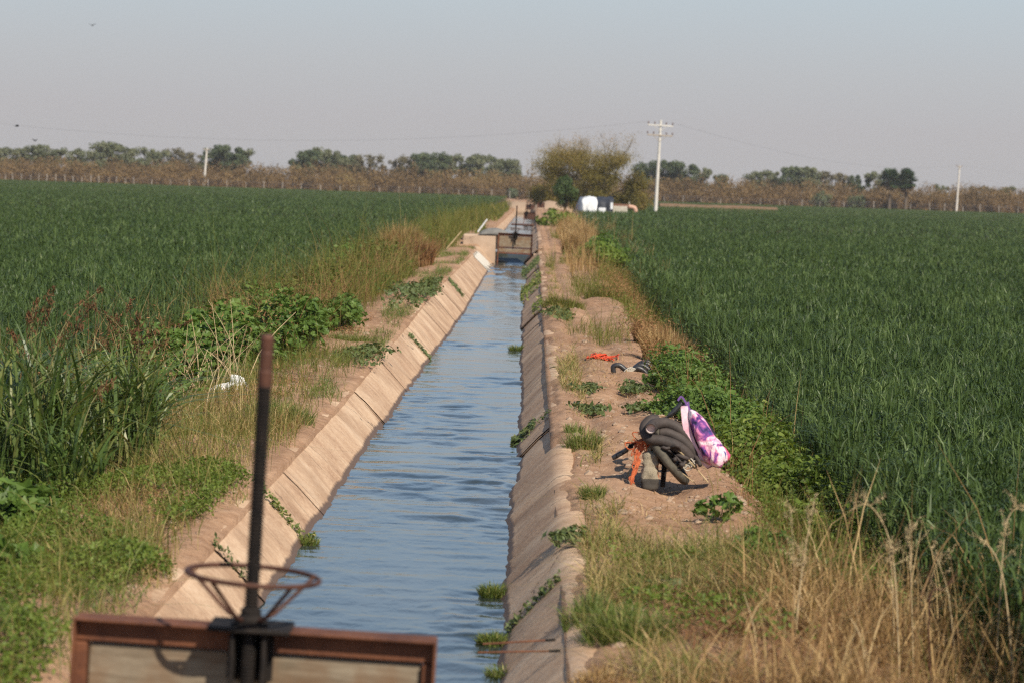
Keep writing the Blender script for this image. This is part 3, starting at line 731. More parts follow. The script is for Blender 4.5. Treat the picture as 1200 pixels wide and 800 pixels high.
g1c = (at(85, 722, 7.8)+at(510, 750, 7.8))/2
sluice_gate('rusty red sluice gate nearest the camera with its black screw stem standing tall', (g1c[0]-.016, 7.86, g1c[2]-.64), 1.20, .64, -.95,
            [(-.9, -.32, 'plank'), (-.315, .548, 'plank')], 1.9, 1.615, .217, -.012)
g2c = (at(583.5, 273.5, YG)+at(624, 274.5, YG))/2
sluice_gate('raised rusty sluice gate set in a concrete headwall across the mid canal', (g2c[0], YG, g2c[2]-.62), 1.19, .62, -.75,
            [(.155, .53, 'plank'), (.10, .150, 'rustdark'), (-.03, .095, 'plank'), (-.085, -.034, 'rust')], 1.2, 1.58, .17)
g3 = at(620.5, 249, 165)
sluice_gate('small dark sluice gate with a wheel seen just over the raised gate', (g3[0], 165, g3[2]-.5), .80, .5, -.5,
            [(0, .41, 'rustdark')], 1, 1.2, .18, -.18, False)
g4 = at(621.5, 240, 235)
sluice_gate('distant sluice gate with a tall thin black stem at the end of the canal', (g4[0], 235, g4[2]-.5), .9, .5, -.6,
            [(0, .41, 'rustdark')], 1, 2.2, .24, 0, False)
g5 = at(634, 237.5, 228)
sluice_gate('distant sluice gate beside the canal end nearest the dark green shrub', (g5[0], 228, g5[2]-.5), .7, .5, -.6,
            [(0, .41, 'rustdark')], 1, 1.75, .2, 0, False)

# the headwall the second gate sits in
hw = thing('headwall', 'tan concrete headwall holding the raised sluice gate', 'headwall', (g2c[0], YG+.16, 0))
def slab(mb, pts, y0, y1):
    p = np.array(pts, float); k = len(p)
    A = np.stack([p[:, 0], np.full(k, y0), p[:, 1]], 1); B = A.copy(); B[:, 1] = y1
    mb.loft(np.stack([A, B]))
wl_ = MB(); slab(wl_, [(-2.35, -1.0), (-1.235, -1.0), (-1.235, .60), (-1.9, .60), (-2.35, .5)], YG-.02, YG+.26)
wl_.build('left_wing', M['headwall'], hw, origin=(g2c[0], YG+.16, 0))
wl_ = MB(); slab(wl_, [(.08, -1.0), (1.05, -1.0), (1.05, .02), (.6, .055), (.08, .045)], YG-.02, YG+.26)
wl_.build('right_wing', M['headwall'], hw, origin=(g2c[0], YG+.16, 0))
# grey culvert top lying behind the left wing
cp = at(579, 270, 84.2)
mb = MB(); rings = []
for u in np.linspace(-.50, .50, 11):
    a = np.linspace(0, math.pi, 12); hh = .24*math.sqrt(max(.02, 1-(u/.53)**2))
    rings.append(np.stack([np.full(12, u), .42*np.cos(a), hh*np.sin(a)+.01*np.sin(a*5+u*9)-.06], 1))
o = mb.loft(np.array(rings)).build('culvert', M['greyconc'], origin=(0, 0, 0), smooth=True); o.location = (cp[0], 84.2, cp[2]-.10)
tag(o, 'low grey rounded culvert top behind the headwall of the raised gate', 'culvert')
mb = MB().box((0, 0, 0), (1.5, 1.4, .5), bev=.05); o = mb.build('concrete_block', M['headwall']); o.location = (cp[0]-.35, 84.0+.9, cp[2]-.42)
tag(o, 'square tan concrete block carrying the grey culvert top', 'concrete block')
# white cement apron on the left lining just before the gate
mb = MB(); yy = np.linspace(72.5, 78.5, 14); uu = np.linspace(0, 1, 6)
P = np.zeros((14, 6, 3))
for i, y in enumerate(yy):
    a = float(lip_l(y)); s0 = .06+.05*math.sin(i*1.7); s1 = .50+.14*math.sin(i*2.3)*math.sin(i*.9)
    q = s0+(s1-s0)*uu
    P[i, :, 0] = XL+q*.97; P[i, :, 1] = y+q*2.2; P[i, :, 2] = a-q*1.03+.02
tag(mb.grid(P).build('cement_apron', M['apron']), kind='structure')
# beam across the upstream reach
p0, p1 = at(599, 263, 142), at(628, 264.3, 142)
o = MB().rod(p0-p0, p1-p0, .06, .06, 10).build('cross_pipe', M['rustdark']); o.location = p0
tag(o, 'dark pipe laid across the canal beyond the raised gate', 'pipe')
# earth heaps at the canal's end
for i, (px, py, w, h, Y, lb) in enumerate([(607, 241, 2.6, .8, 240, 'low tan soil heap left of the distant gate stems'), (644, 241, 2.2, .9, 236, 'low tan soil heap right of the distant gate stems')]):
    c = at(px, py, Y); a = np.linspace(0, 2*math.pi, 25)[:-1]
    rr_ = np.array([1, .9, .7, .45, .2, .02]); zz = np.array([-1.1, -.25, .1, .4, .6, .68])
    ring = [np.stack([np.cos(a)*w*r*(1+.12*np.sin(3*a+i)), np.sin(a)*w*r, np.full(24, z*h)+.06*np.sin(5*a+r*9)], 1) for r, z in zip(rr_, zz)]
    o = MB().loft(np.array(ring)).build('soil_heap', M['stone'], smooth=True); o.location = (c[0], Y, c[2]-.2*h); tag(o, lb, 'soil heap')

# thin rods sticking out over the right lining near the camera
for i, (a, b) in enumerate([((566, 754), (651, 749)), ((560, 764), (657, 762))]):
    A = at(*a, 11.1); B = at(*b, 11.1); B[2] -= .0
    o = MB().rod((0, 0, 0), B-A, .0045, .0045, 8).build('steel_rod', M['rust']); o.location = A
    MB().rod((B-A)*.86, B-A, .0065, .0065, 8).build('rod_tip', M['blacksteel'], o)
    tag(o, ('upper' if i == 0 else 'lower')+' of the two thin rusty rods over the near right lining', 'rod', 'rusty rods')

# ------------------------------------------------------------------ bicycle with its load
GB = atz(806, 566, .045); SC = 2800/GB[1]
def bp(cx, cy, dy=0.0):
    """place of a point of the loaded bicycle (close-up picture units) at depth dy behind the wheel contact"""
    return at(700+cx/5.335, 450+cy/5.335, GB[1]+dy)
U = bp(326, 316)-bp(565, 612); U[1] = 0; U /= np.linalg.norm(U)
Lv = np.array([-U[2], 0, U[0]]); Lv = -Lv if Lv[0] < 0 else Lv
FW = np.array([-.075, -1, 0.0]); FW -= U*np.dot(FW, U); FW /= np.linalg.norm(FW)
Lv = np.cross(FW, U); Lv = Lv if Lv[0] > 0 else -Lv
bike = thing('bicycle', 'old dark bicycle leaning over on the right bank under tubes and a bag', 'bicycle', tuple(GB))
C0 = np.zeros(3)
wr = .235
def wheel(cen, name='wheel'):
    wo = MB().ring(cen, wr-.030, .032, Lv, 40, 10).build('wheel', M['tyre'], bike, smooth=True)
    MB().ring(cen, wr-.045, .012, Lv, 40, 6).build('rim', M['spoke'], wo, smooth=True)
    hb = MB().rod(cen-Lv*.045, cen+Lv*.045, .018, .018, 10)
    for k in range(16):
        a = k*math.pi/8; d = U*math.cos(a)+FW*math.sin(a)
        hb.rod(cen+Lv*(.03 if k % 2 else -.03), cen+d*(wr-.05), .0024, .0024, 4)
    hb.build('spokes', M['spoke'], wo)
fc = U*wr
wheel(fc); rc = U*wr-FW*.92+np.array([.0, 0, 0]); wheel(rc)
HB = U*.445+FW*.03
fk = MB()
for s in (-1, 1): fk.tube([fc+Lv*s*.05, fc+Lv*s*.05+U*.17, HB-U*.10+Lv*s*.02], [.010, .012, .013], 8)
fk.rod(HB-U*.12, HB, .018, .016, 10); fk.build('fork', M['rustdark'], bike)
bb = U*.20-FW*.45; st_ = U*.40-FW*.58
fr = MB().rod(HB-U*.09, bb, .017, .017, 10).rod(HB-U*.05, st_-U*.06, .014, .014, 10).rod(bb, st_, .015, .013, 10).rod(bb, rc, .010, .009, 8).rod(st_-U*.06, rc, .009, .009, 8)
fr.build('frame', M['blacksteel'], bike)
lf = bp(94, 461)-GB; rt = bp(534, 112)-GB
hbm = MB().tube([lf+(HB-lf)*.35, lf+(HB-lf)*.6+U*.012, HB, rt+(HB-rt)*.5+U*.006, rt+(HB-rt)*.2], .0125, 10)
hbo = hbm.build('handlebar', M['blacksteel'], bike)
for e in (lf, rt):
    g = MB(); d = (HB-e); g.tube([e, e+d*.03, e+d*.40, e+d*.42], [.015, .019, .018, .014], 12); g.build('grip', M['black'], hbo)
    MB().rod(e+d*.44, e+d*.50, .0165, .0165, 12).build('clamp', M['spoke'], hbo)
    v = MB().tube([e+d*.52+U*.012, e+d*.47+FW*.045+U*.01, e+d*.25+FW*.055-U*.005], [.009, .006, .005], 8).box(e+d*.52+U*.008, (.035, .03, .03), bev=.005); v.build('brake_lever', M['blacksteel'], hbo)
sd = MB(); rg = []
for u, wv in [(-.12, .02), (-.10, .065), (-.04, .07), (.04, .045), (.10, .025), (.12, .008)]:
    a = np.linspace(0, 2*math.pi, 13)[:-1]
    rg.append(np.array([st_+U*(.02+.022*math.sin(q))+Lv*wv*math.cos(q)+FW*u for q in a]))
sd.loft(np.array(rg)).build('saddle', M['black'], bike, smooth=True)
MB().tube([bp(420, 500, -.05)-GB, bp(408, 640, -.09)-GB], [.02, .018], 8).build('kickstand', M['blacksteel'], bike)
pd = MB().rod(bb-Lv*.09, bb+Lv*.09, .012, .012, 8).rod(bb+Lv*.09, bb+Lv*.09-U*.13+FW*.05, .008, .008, 6).rod(bb-Lv*.09, bb-Lv*.09+U*.13-FW*.05, .008, .008, 6)
pd.build('crank', M['rustdark'], bike)
lm = MB(); c = bp(418, 425, -.10)-GB; rr2 = [np.array([c+np.array([q[0]*math.cos(a_), q[1], q[0]*math.sin(a_)]) for a_ in np.arange(16)*math.pi/8]) for q in ((.02, .10), (.055, .07), (.07, .02), (.068, -.02), (.055, -.03))]
lm.loft(np.array(rr2)).build('headlamp', M['black'], bike, smooth=True)
# dark basket nest under the bars
nb = MB(); c = bp(432, 442, -.06)-GB
for k in range(5): nb.ring(c+np.array([0, .05*k, 0]), .075-.006*k, .007, (.2, 1, .1), 24, 6)
for k in range(9):
    a = k*2*math.pi/9; nb.rod(c+np.array([.075*math.cos(a), 0, .075*math.sin(a)]), c+np.array([.05*math.cos(a), .2, .05*math.sin(a)]), .005, .005, 5)
nb.build('wire_basket', M['rustdark'], bike)

def smooth_path(P, n=26):
    P = np.array(P, float); k = len(P); t = np.linspace(0, k-1, n); o = []
    for q in t:
        i = min(int(q), k-2); f = q-i
        p0 = P[max(i-1, 0)]; p1 = P[i]; p2 = P[i+1]; p3 = P[min(i+2, k-1)]
        o.append(.5*((2*p1)+(-p0+p2)*f+(2*p0-5*p1+4*p2-p3)*f*f+(-p0+3*p1-3*p2+p3)*f**3))
    return np.array(o)
rg0 = np.random.default_rng(8)
tubes = [('thick dusty siphon tube with a pale open end draped across the bicycle bars', [(334, 276, -.235), (340, 262, -.185), (368, 246, -.13), (430, 243, -.09), (500, 272, -.08), (570, 335, -.08), (620, 415, -.07), (648, 470, -.04)], .041),
         ('lowest dusty siphon tube curling round the front of the bicycle bars', [(372, 222, -.06), (326, 230, -.09), (297, 280, -.12), (322, 338, -.16), (400, 352, -.17), (480, 378, -.16), (550, 425, -.13), (596, 480, -.10)], .041),
         ('middle dusty siphon tube squeezed between the other two on the bicycle', [(392, 300, -.10), (450, 305, -.11), (530, 348, -.11), (590, 412, -.10), (628, 478, -.08)], .036)]
for lb, pts, r in tubes:
    P = np.array([bp(*q) for q in pts]); o0 = P[0].copy(); P = smooth_path(P-o0)
    n = len(P)
    to = MB().tube(P, r*(1+.015*np.sin(np.arange(n)*1.3)+.05*np.sin(np.arange(n)*.47+r*900)), 14, False).build('siphon_tube', M['greytube'], smooth=True)
    to.location = o0; tag(to, lb, 'siphon tube', 'siphon tubes on the bicycle')
    MB().tube(P, r*.80, 14, False).build('tube_lining', M['tubein'] if 'pale' in lb else M['black'], to, smooth=True)
    for e, d in ((0, P[0]-P[1]), (-1, P[-1]-P[-2])):
        MB().ring(P[e], r*.9, r*.1, d, 20, 6).build('tube_lip', M['greytube'], to, smooth=True)
        d = d/np.linalg.norm(d)
        MB().rod(P[e]-d*.035, P[e]-d*.03, r*.82, r*.82, 14).build('tube_end', M['tubein'] if ('pale' in lb and e == 0) else M['black'], to)

o0 = bp(500, 450, -.05); mb = MB()
for k in range(6):
    cx, cy = 445+rg0.normal(0, 35), 440+rg0.normal(0, 25); a0 = rg0.uniform(0, 6.28)
    P = [bp(cx+(45+rg0.normal(0, 14))*math.cos(a0+q)+18*q, cy+(34+rg0.normal(0, 10))*math.sin(a0+q)+14*q, -.12+.10*math.sin(q*1.7+k)+rg0.normal(0, .01))-o0 for q in np.linspace(0, 5.2, 8)]
    mb.tube(smooth_path(P, 40), .008+.004*(k % 3), 7)
o = mb.build('rubber_cord', M['greytube'], smooth=True); o.location = o0; tag(o, 'dark tangle of rubber cord wound round the bicycle wheel under the tubes', 'cord')

# canvas bag
bt = bp(335, 415, -.10); bo = bp(325, 660, -.17)
zg = float(ground_z(bo[0], bo[1])); bo[2] = max(bo[2], zg); H_ = bt[2]-bo[2]
bag = thing('canvas_bag', 'dusty grey canvas bag hanging below the bicycle bars to the ground', 'bag', tuple(bo))
def bagloft(z0, z1, n, sc=1.0):
    a = np.arange(20)*2*math.pi/20; rg = []
    for z in np.linspace(z0, z1, n):
        q = z/H_; wx = .057*(1+.02*math.sin(q*6+1)+.05*math.sin(q*21+2*math.sin(q*9)))*(1.02-.10*q)*(1 if q < .93 else 1-6*(q-.93)); wy = wx*.8
        if q < .06: wx *= .75+q*4; wy *= .75+q*4
        sh = (bt[0]-bo[0])*q
        w2 = (1+.08*np.sin(3*a+q*13)+.06*np.sin(7*a-q*25)+.03*np.sin(11*a+q*40))/(np.abs(np.cos(a))**5+np.abs(np.sin(a))**5)**.2
        rg.append(np.stack([sh+wx*sc*np.cos(a)*w2, (bt[1]-bo[1])*q+wy*sc*np.sin(a)*w2, np.full(20, z)], 1))
    return np.array(rg)
MB().loft(bagloft(.078, H_, 30)).build('bag_body', M['canvas'], bag, smooth=True)
MB().loft(bagloft(0, .08, 6, 1.02)).build('wet_bottom', M['canvasdark'], bag, smooth=True)
nk = MB().tube([bt-bo, bp(300, 350, -.06)-bo], [.022, .012], 8); nk.build('neck', M['canvas'], bag)
# orange rope
def rope_tangle(name, label, strands, r, m, group=None, cat='rope'):
    o0 = strands[0][0]; mb = MB()
    for P in strands: mb.tube(smooth_path(np.array(P)-o0, len(P)*6), r, 7)
    o = mb.build(name, m, smooth=True); o.location = o0; return tag(o, label, cat, group)
rg_ = np.random.default_rng(3); st = []
for k in range(11):
    P = [bp(300+rg_.normal(0, 18), 335+rg_.normal(0, 10), -.07)]
    for q in np.linspace(.12, 1, 8):
        cx = 285-75*q+rg_.normal(0, 13*(1-q*.3)); cy = 345+275*q+rg_.normal(0, 8)
        P.append(bp(cx, cy, -.10-.05*q))
    st.append(P)
for k in range(5):
    st.append([bp(270+rg_.normal(0, 25)+60*math.sin(j*1.5+k), 365+rg_.normal(0, 22)+32*math.cos(j*1.3+k*2), -.10+rg_.normal(0, .015)) for j in range(7)])
st.append([bp(380, 420, -.12), bp(372, 500, -.15), bp(380, 580, -.15), bp(365, 640, -.13)])
rope_tangle('orange_rope', 'frayed orange rope knotted round the bicycle bars beside the canvas bag', st, .0042, M['orange'])
# stick through the load and its pale cord
a_, b_ = bp(428, 345, -.20), bp(692, 612, -.14)
o = MB().tube(smooth_path([a_-a_, (b_-a_)*.5+np.array([.01, 0, .01]), b_-a_], 9), [.005]*9, 6).build('dry_stick', M['stalk']); o.location = a_
tag(o, 'thin pale stick poking down across the tubes on the bicycle', 'stick')
for lb, p_, q_ in [('pale straw lying against the bicycle wheel', (440, 520, -.2), (600, 610, -.12)), ('short straw curving below the bicycle tubes', (470, 545, -.2), (560, 500, -.15)), ('long thin straw sticking out to the right under the backpack', (560, 470, -.15), (700, 500, -.1))]:
    a_, b_ = bp(*p_), bp(*q_); o = MB().tube(smooth_path([a_-a_, (b_-a_)*.5+np.array([0, 0, .02]), b_-a_], 9), [.0035]*9, 6).build('straw', M['stalk']); o.location = a_
    tag(o, lb, 'straw', 'straws caught in the bicycle')
st = [[bp(580+rg_.normal(0, 14)+40*math.sin(j*1.9+k), 500+rg_.normal(0, 12)+22*math.cos(j*2.1+k), -.14+rg_.normal(0, .01)) for j in range(6)] for k in range(4)]
rope_tangle('pale_cord', 'pale cord knotted round the lower ends of the bicycle tubes', st, .005, M['conc'], None, 'cord')

# backpack
def m_pack():
    t = NT('splashed_pink_purple_cloth'); v = t.obj((1, 1, .75)); 
    n1 = t.noise(v, 7.5, 3, .55, 1.2); n2 = t.noise(v, 11, 2, .5, .8)
    c = t.ramp(n1, [(.30, (.012, .012, .03)), (.36, (.05, .03, .13)), (.42, (.20, .06, .26)), (.47, (.66, .20, .38)), (.55, (.84, .66, .70)), (.64, (.80, .60, .66)), (.72, (.74, .28, .42))])
    c = t.mix(t.ramp(n2, [(.60, (0, 0, 0)), (.64, (1, 1, 1))]), c, (.06, .07, .24))
    t.bsdf(c, .75, 0, .25, t.bump(t.noise(t.obj((1, 1, .4)), 14, 5, .6, .8), 1.0, .02)); return t.m
M['pack'] = m_pack()
M['packpale'] = m_rough('pale_pink_cloth', (.62, .30, .38), (.82, .64, .68), 7, .75, .3, .004)
M['packpink'] = m_rough('hot_pink_cloth', (.62, .06, .17), (.80, .16, .30), 9, .75, .3, .004)
M['packpurple'] = m_rough('purple_webbing', (.10, .05, .18), (.20, .10, .30), 9, .75, .3, .003)
M['packdark'] = m_rough('dark_piping', (.014, .014, .022), (.035, .034, .05), 9, .7, .2, .003)
pt = bp(545, 150, -.02); pb = bp(742, 520, -.06)
pk = thing('backpack', 'pink purple and white patterned backpack hanging from the right bicycle grip', 'backpack', tuple(pt))
D = pb-pt; Ln = np.linalg.norm(D); D /= Ln
Wd = np.cross(D, [0, 1, 0]); Wd /= np.linalg.norm(Wd); Wd = Wd if Wd[0] > 0 else -Wd     # outward (towards the field)
Dp = np.cross(Wd, D)
def packloft(l0, l1, n, thick, wid, off, prof):
    a = np.arange(28)*2*math.pi/28; rg = []
    for q in np.linspace(0, 1, n):
        l = l0+(l1-l0)*q; s = prof(q)
        ca, sa = np.cos(a), np.sin(a)
        ux = np.sign(ca)*abs(ca)**.62*thick*s; uy = np.sign(sa)*abs(sa)**.62*wid*(.55+.45*s)
        wob = 1+.05*np.sin(4*a+q*9)+.04*np.sin(7*a-q*13)
        rg.append(D*(l*Ln)+(ux*wob+off)[:, None]*Wd+(uy*wob)[:, None]*Dp)
    return np.array(rg)
dome = lambda q: max(.05, (1-(2*q-1)**4))**.5*(.62+.5*q if q < .75 else .995-.5*(q-.75))
MB().loft(packloft(.06, 1.02, 22, .080, .15, .030, dome)).build('pack_body', M['pack'], pk, smooth=True)
MB().loft(packloft(.56, 1.0, 12, .046, .11, .080, dome)).build('front_pocket', M['pack'], pk, smooth=True)
MB().loft(packloft(.74, .985, 9, .036, .09, .100, dome)).build('pocket_panel', M['packpink'], pk, smooth=True)
def strap(p, w, m, name, wd=None):
    wd = Dp if wd is None else wd
    p = smooth_path(p, 24); T = np.gradient(p, axis=0); T /= np.linalg.norm(T, axis=1)[:, None]
    S = np.cross(T, wd); S /= np.linalg.norm(S, axis=1)[:, None]
    mb = MB(); rg = np.stack([p+wd*w+S*.007, p-wd*w+S*.007, p-wd*w-S*.007, p+wd*w-S*.007], 1); mb.loft(rg); return mb.build(name, m, pk)
fr_ = np.array([0, -1., 0])
strap([rt+GB-pt-U*.02, D*.04*Ln-Wd*.012+fr_*.05, D*.25*Ln-Wd*.052+fr_*.08, D*.55*Ln-Wd*.075+fr_*.07, D*.80*Ln-Wd*.060+fr_*.05, D*.93*Ln-Wd*.03+fr_*.03], .027, M['packpale'], 'shoulder_strap', Wd)
strap([rt+GB-pt-U*.02+Lv*.01, D*.05*Ln+Wd*.0+fr_*.02, D*.25*Ln-Wd*.035-fr_*.05, D*.55*Ln-Wd*.055-fr_*.06, D*.82*Ln-Wd*.05-fr_*.05, D*.95*Ln-Wd*.03], .028, M['packpurple'], 'shoulder_strap', Wd)
strap([rt+GB-pt+U*.032-Lv*.02, rt+GB-pt+U*.034+Lv*.02, D*.05*Ln+Wd*.03, D*.13*Ln+Wd*.05], .028, M['packpurple'], 'haul_loop')
strap([D*.14*Ln+Wd*.066, D*.3*Ln+Wd*.093, D*.5*Ln+Wd*.105, D*.56*Ln+Wd*.108], .012, M['packdark'], 'zip')


# the heap of black tubes and the red rope further up the bank
def bz(px, py, up=0.0, dy=0.0):
    p = atz(px, py, .05); q = at(px, py, p[1]+dy); return q+np.array([0, 0, up])
H0 = atz(752, 440, .03)
for i, (lb, pts, r) in enumerate([('short black tube curling up at the left end of the tube heap', [(719, 436), (719, 429), (726, 428), (733, 433), (740, 436)], .030),
        ('nearest black tube of the heap lying at the foot of the right weeds', [(739, 437), (746, 431), (754, 434), (761, 442), (765, 448)], .033),
        ('second black tube of the heap arching behind the nearest one', [(741, 434), (750, 428), (758, 431), (764, 438), (768, 445)], .033),
        ('topmost black tube of the heap on the right bank', [(744, 431), (753, 425), (761, 428), (767, 435), (771, 442)], .033),
        ('farthest black tube of the heap half under the weeds', [(748, 429), (757, 424), (766, 427), (772, 433), (775, 440)], .033)]):
    P = np.array([at(px, py, H0[1]+.07*i) for px, py in pts]); o0 = P[0].copy()
    to = MB().tube(smooth_path(P-o0, 20), r, 12).build('siphon_tube', M['black'], smooth=True); to.location = o0
    tag(to, lb, 'siphon tube', 'black siphon tubes heaped on the bank')
    MB().ring((0, 0, 0), r*.85, r*.18, P[0]-P[1], 18, 6).build('tube_lip', M['black'], to, smooth=True)
st = [[at(738+rg_.normal(0, 2)+3*math.sin(j*2+k), 433+rg_.normal(0, 1.5)+3*math.cos(j*2.2+k), H0[1]-.05) for j in range(5)] for k in range(3)]
rope_tangle('tie_cord', 'grey cord tying the heap of black tubes', st, .007, M['conc'], None, 'cord')
R0 = atz(704, 421, .06); st = []
for k in range(7):
    P = []
    for j in range(9):
        a = j*math.pi*2/8*1.1+k*.9; px = 692+26*(j/8)+rg_.normal(0, 2.4)+5*math.sin(a); p = atz(px, 421+2.2*math.cos(a*1.3)+(px-704)*.09, .06)
        p[2] = float(ground_z(p[0], p[1]))+.012+abs(rg_.normal(0, .014)); P.append(p)
    st.append(P)
rope_tangle('red_rope', 'bright red rope lying loose on the bare right bank', st, .0085, M['redrope'])

# white plastic bag on the left bank
B0 = atz(270, 461, -.06); B0[2] = float(ground_z(B0[0], B0[1]))
a = np.arange(40)*2*math.pi/40; rg = []
for q in np.linspace(0, 1, 16):
    r = math.cos(q*math.pi/2)**.7; z = .13*math.sin(q*math.pi/2)
    fold = 1+.22*vnoise(np.cos(a)*3+q*2, np.sin(a)*3, 7)+.16*vnoise(np.cos(a)*7, np.sin(a)*7+q*4, 9)
    rg.append(np.stack([19e-2*r*np.cos(a)*fold, .12*r*np.sin(a)*fold, z*fold*(1+.25*np.cos(a))-.01], 1))
o = MB().loft(np.array(rg)).build('plastic_bag', M['whiteplastic']); o.location = B0
tag(o, 'crumpled white plastic bag lying among weeds on the left bank', 'plastic bag')

# pale pipe and stick leaning on the left bank near the raised gate
for lb, nm, cat, a1, a2, Y, r, m in [('short white pipe leaning out of the bank left of the raised gate', 'white_pipe', 'pipe', (560, 272), (571, 257), 92, .035, 'whiteplastic'),
        ('thin pale stick leaning in the olive grass left of the raised gate', 'dry_stick', 'stick', (523, 292), (541, 271), 76, .022, 'stalk')]:
    p, q = at(*a1, Y), at(*a2, Y); o = MB().tube([(0, 0, 0), (q-p)*.5+np.array([.01, 0, .01]), q-p], [r, r*.9, r*.8], 8).build(nm, M[m]); o.location = p; tag(o, lb, cat)

# ------------------------------------------------------------------ plants one can tell apart
GR = 'leafy weed bushes along the right field edge'
for lb, c, rx, ry, h, n, m in [
    ('dense green weed bush just behind the pink backpack', (1.80, 19.6), .42, .9, .36, 5200, 'weed'),
    ('bright green weed bush between the backpack and the wheat edge', (2.12, 18.0), .42, .8, .36, 5200, 'weed'),
    ('green weed bush right of the dirt strip, between backpack and tube heap', (1.70, 22.6), .38, 1.2, .38, 5200, 'malva'),
    ('green weed bush against the wheat, level with the bare bank', (2.15, 21.6), .38, 1.2, .42, 4800, 'weed'),
    ('dark green weed bush right beside the heap of black tubes', (1.72, 26.6), .40, 1.5, .40, 4800, 'malva'),
    ('yellowish weed bush low at the wheat edge right of the backpack', (2.25, 16.3), .34, .6, .28, 3600, 'weed')]:
    bush('weed_bush', lb, 'bush', c, rx, ry, h*1.2, int(n*1.7), .042, M[m], .75, 'leaf', GR, 30)
for lb, c, rx, ry, h, n, L in [
    ('broad-leaved mallow in the dry grass at the near right wheat edge', (1.78, 13.3), .28, .4, .26, 420, .11),
    ('small dark thistle-like weed on the bank below the backpack', (1.28, 15.6), .16, .22, .17, 110, .06),
    ('low mallow between straw and olive grass at the near right', (1.45, 13.9), .20, .3, .16, 260, .08)]:
    bush('mallow_plant', lb, 'plant', c, rx, ry, h, n, L, M['malva'], .6, 'lobed', 'mallows at the near right field edge', 10)
M['weedolive'] = m_leaf('olive_weed_leaf', [(0, (.05, .075, .012)), (.5, (.11, .135, .022)), (.85, (.20, .18, .05)), (1, (.30, .19, .08))], .32, .55, .25, 1.2, .5)
for i, (lb, c, rx, ry, h, n, m) in enumerate([
    ('olive weed bush behind the last mallow on the left bank', (-3.35, 37.5), .55, 1.8, .75, 4200, 'weedolive'),
    ('dark green weed bush set back at the wheat edge behind the mallows', (-4.1, 36.0), .5, 1.7, .85, 3600, 'malva'),
    ('reddish olive weed bush in the middle of the left grass band', (-3.7, 42.5), .6, 2.2, .85, 3800, 'weedolive'),
    ('dark weed bush beside the bare left bank before the long leafy patch', (-3.0, 44.5), .4, 2.0, .5, 2600, 'malva'),
    ('bright olive weed bush below the tan grass clump', (-3.3, 52.0), .6, 2.8, .85, 3800, 'weedolive'),
    ('dark weed bush on the field side of the tan grass clump', (-4.3, 58.0), .6, 3.0, .95, 3200, 'malva'),
    ('olive weed bush just past the tan grass clump toward the gate', (-3.5, 80.0), .8, 5.0, .9, 3200, 'weedolive')]):
    bush('band_bush', lb, 'bush', c, rx, ry, h, n, .055+.0006*c[1], M[m], .6, 'leaf', 'weed bushes in the left grass band', 30)
GL = 'mallow bushes along the left field edge'
for lb, c, rx, ry, h, n, L in [
    ('big round mallow bush with bright leaves at the left wheat edge', (-3.62, 28.0), .60, 1.4, .80, 3200, .11),
    ('mallow bush behind the white plastic bag', (-3.05, 30.5), .42, 1.3, .66, 2000, .10),
    ('lower mallow bush at the turn of the bare left bank', (-2.75, 34.0), .32, 1.4, .40, 1300, .09),
    ('mallow bush half hidden behind the dry canes', (-4.05, 26.2), .5, 1.2, .72, 1900, .11),
    ('pale mallow low in front of the reeds at the far left', (-3.25, 14.4), .32, .7, .34, 900, .10),
    ('broad mallow at the left picture edge under the reeds', (-3.50, 13.6), .30, .6, .36, 700, .12),
    ('single mallow rising out of the near left ground weeds', (-2.75, 12.1), .2, .4, .22, 240, .10)]:
    bush('mallow_bush', lb, 'bush', c, rx, ry, h, n, L, M['malva'], .6, 'lobed', GL, 24)
for lb, c, rx, ry, h, n, m, L in [
    ('round bright green bush on the right bank before the raised gate', (1.95, 69.0), .70, 2.4, .62, 3600, 'weed', .11),
    ('darker bush just behind the round bright one on the right bank', (2.15, 76.0), .75, 2.6, .78, 3600, 'malva', .12),
    ('low bush clinging to the right bank beyond the raised gate', (1.45, 128.0), .9, 4, .8, 1600, 'weed', .2)]:
    bush('bank_bush', lb, 'bush', c, rx, ry, h, n, L, M[m], .75, 'leaf', 'bushes on the right bank near the gates', 20)

GC = 'low creeping plants on the banks'
def creep(lb, px, py, rx, ry, n, h=.07, L=.05, z=.03):
    c = atz(px, py, z); bush('creeping_plant', lb, 'plant', (c[0], c[1]), rx, ry, h, n, L, M['creeper'], .6, 'leaf', GC, 14, stems=False, spread=.3)
creep('creeping plant in front of the heap of black tubes', 742, 455, .17, .55, 460)
creep('creeping plant beside the right lining above the grass tuft', 690, 457, .16, .45, 300)
creep('creeping plant spread across the bare strip left of the weeds', 748, 476, .20, .35, 420)
creep('creeping plant between tuft and lining on the bare strip', 700, 480, .18, .3, 420)
creep('leafy patch on the edge of the left lining level with the white bag', 430, 416, .26, 1.0, 620, .12, .06, .1)
creep('long leafy patch hanging over the left lining halfway to the gate', 512, 340, .40, 4.2, 1500, .16, .09, .18)
creep('grey-green patch on the left bank top short of the gate', 480, 350, .4, 3, 700, .14, .08, .18)
creep('leafy spray crossing the near right lining cap', 668, 633, .14, .25, 260, .08, .045)
creep('brownish creeping patch on the right bank before the bushes', 655, 374, .2, 1.6, 420, .10, .07)
creep('flat dark weeds on the near right bank', 790, 690, .16, .22, 170, .05, .05)
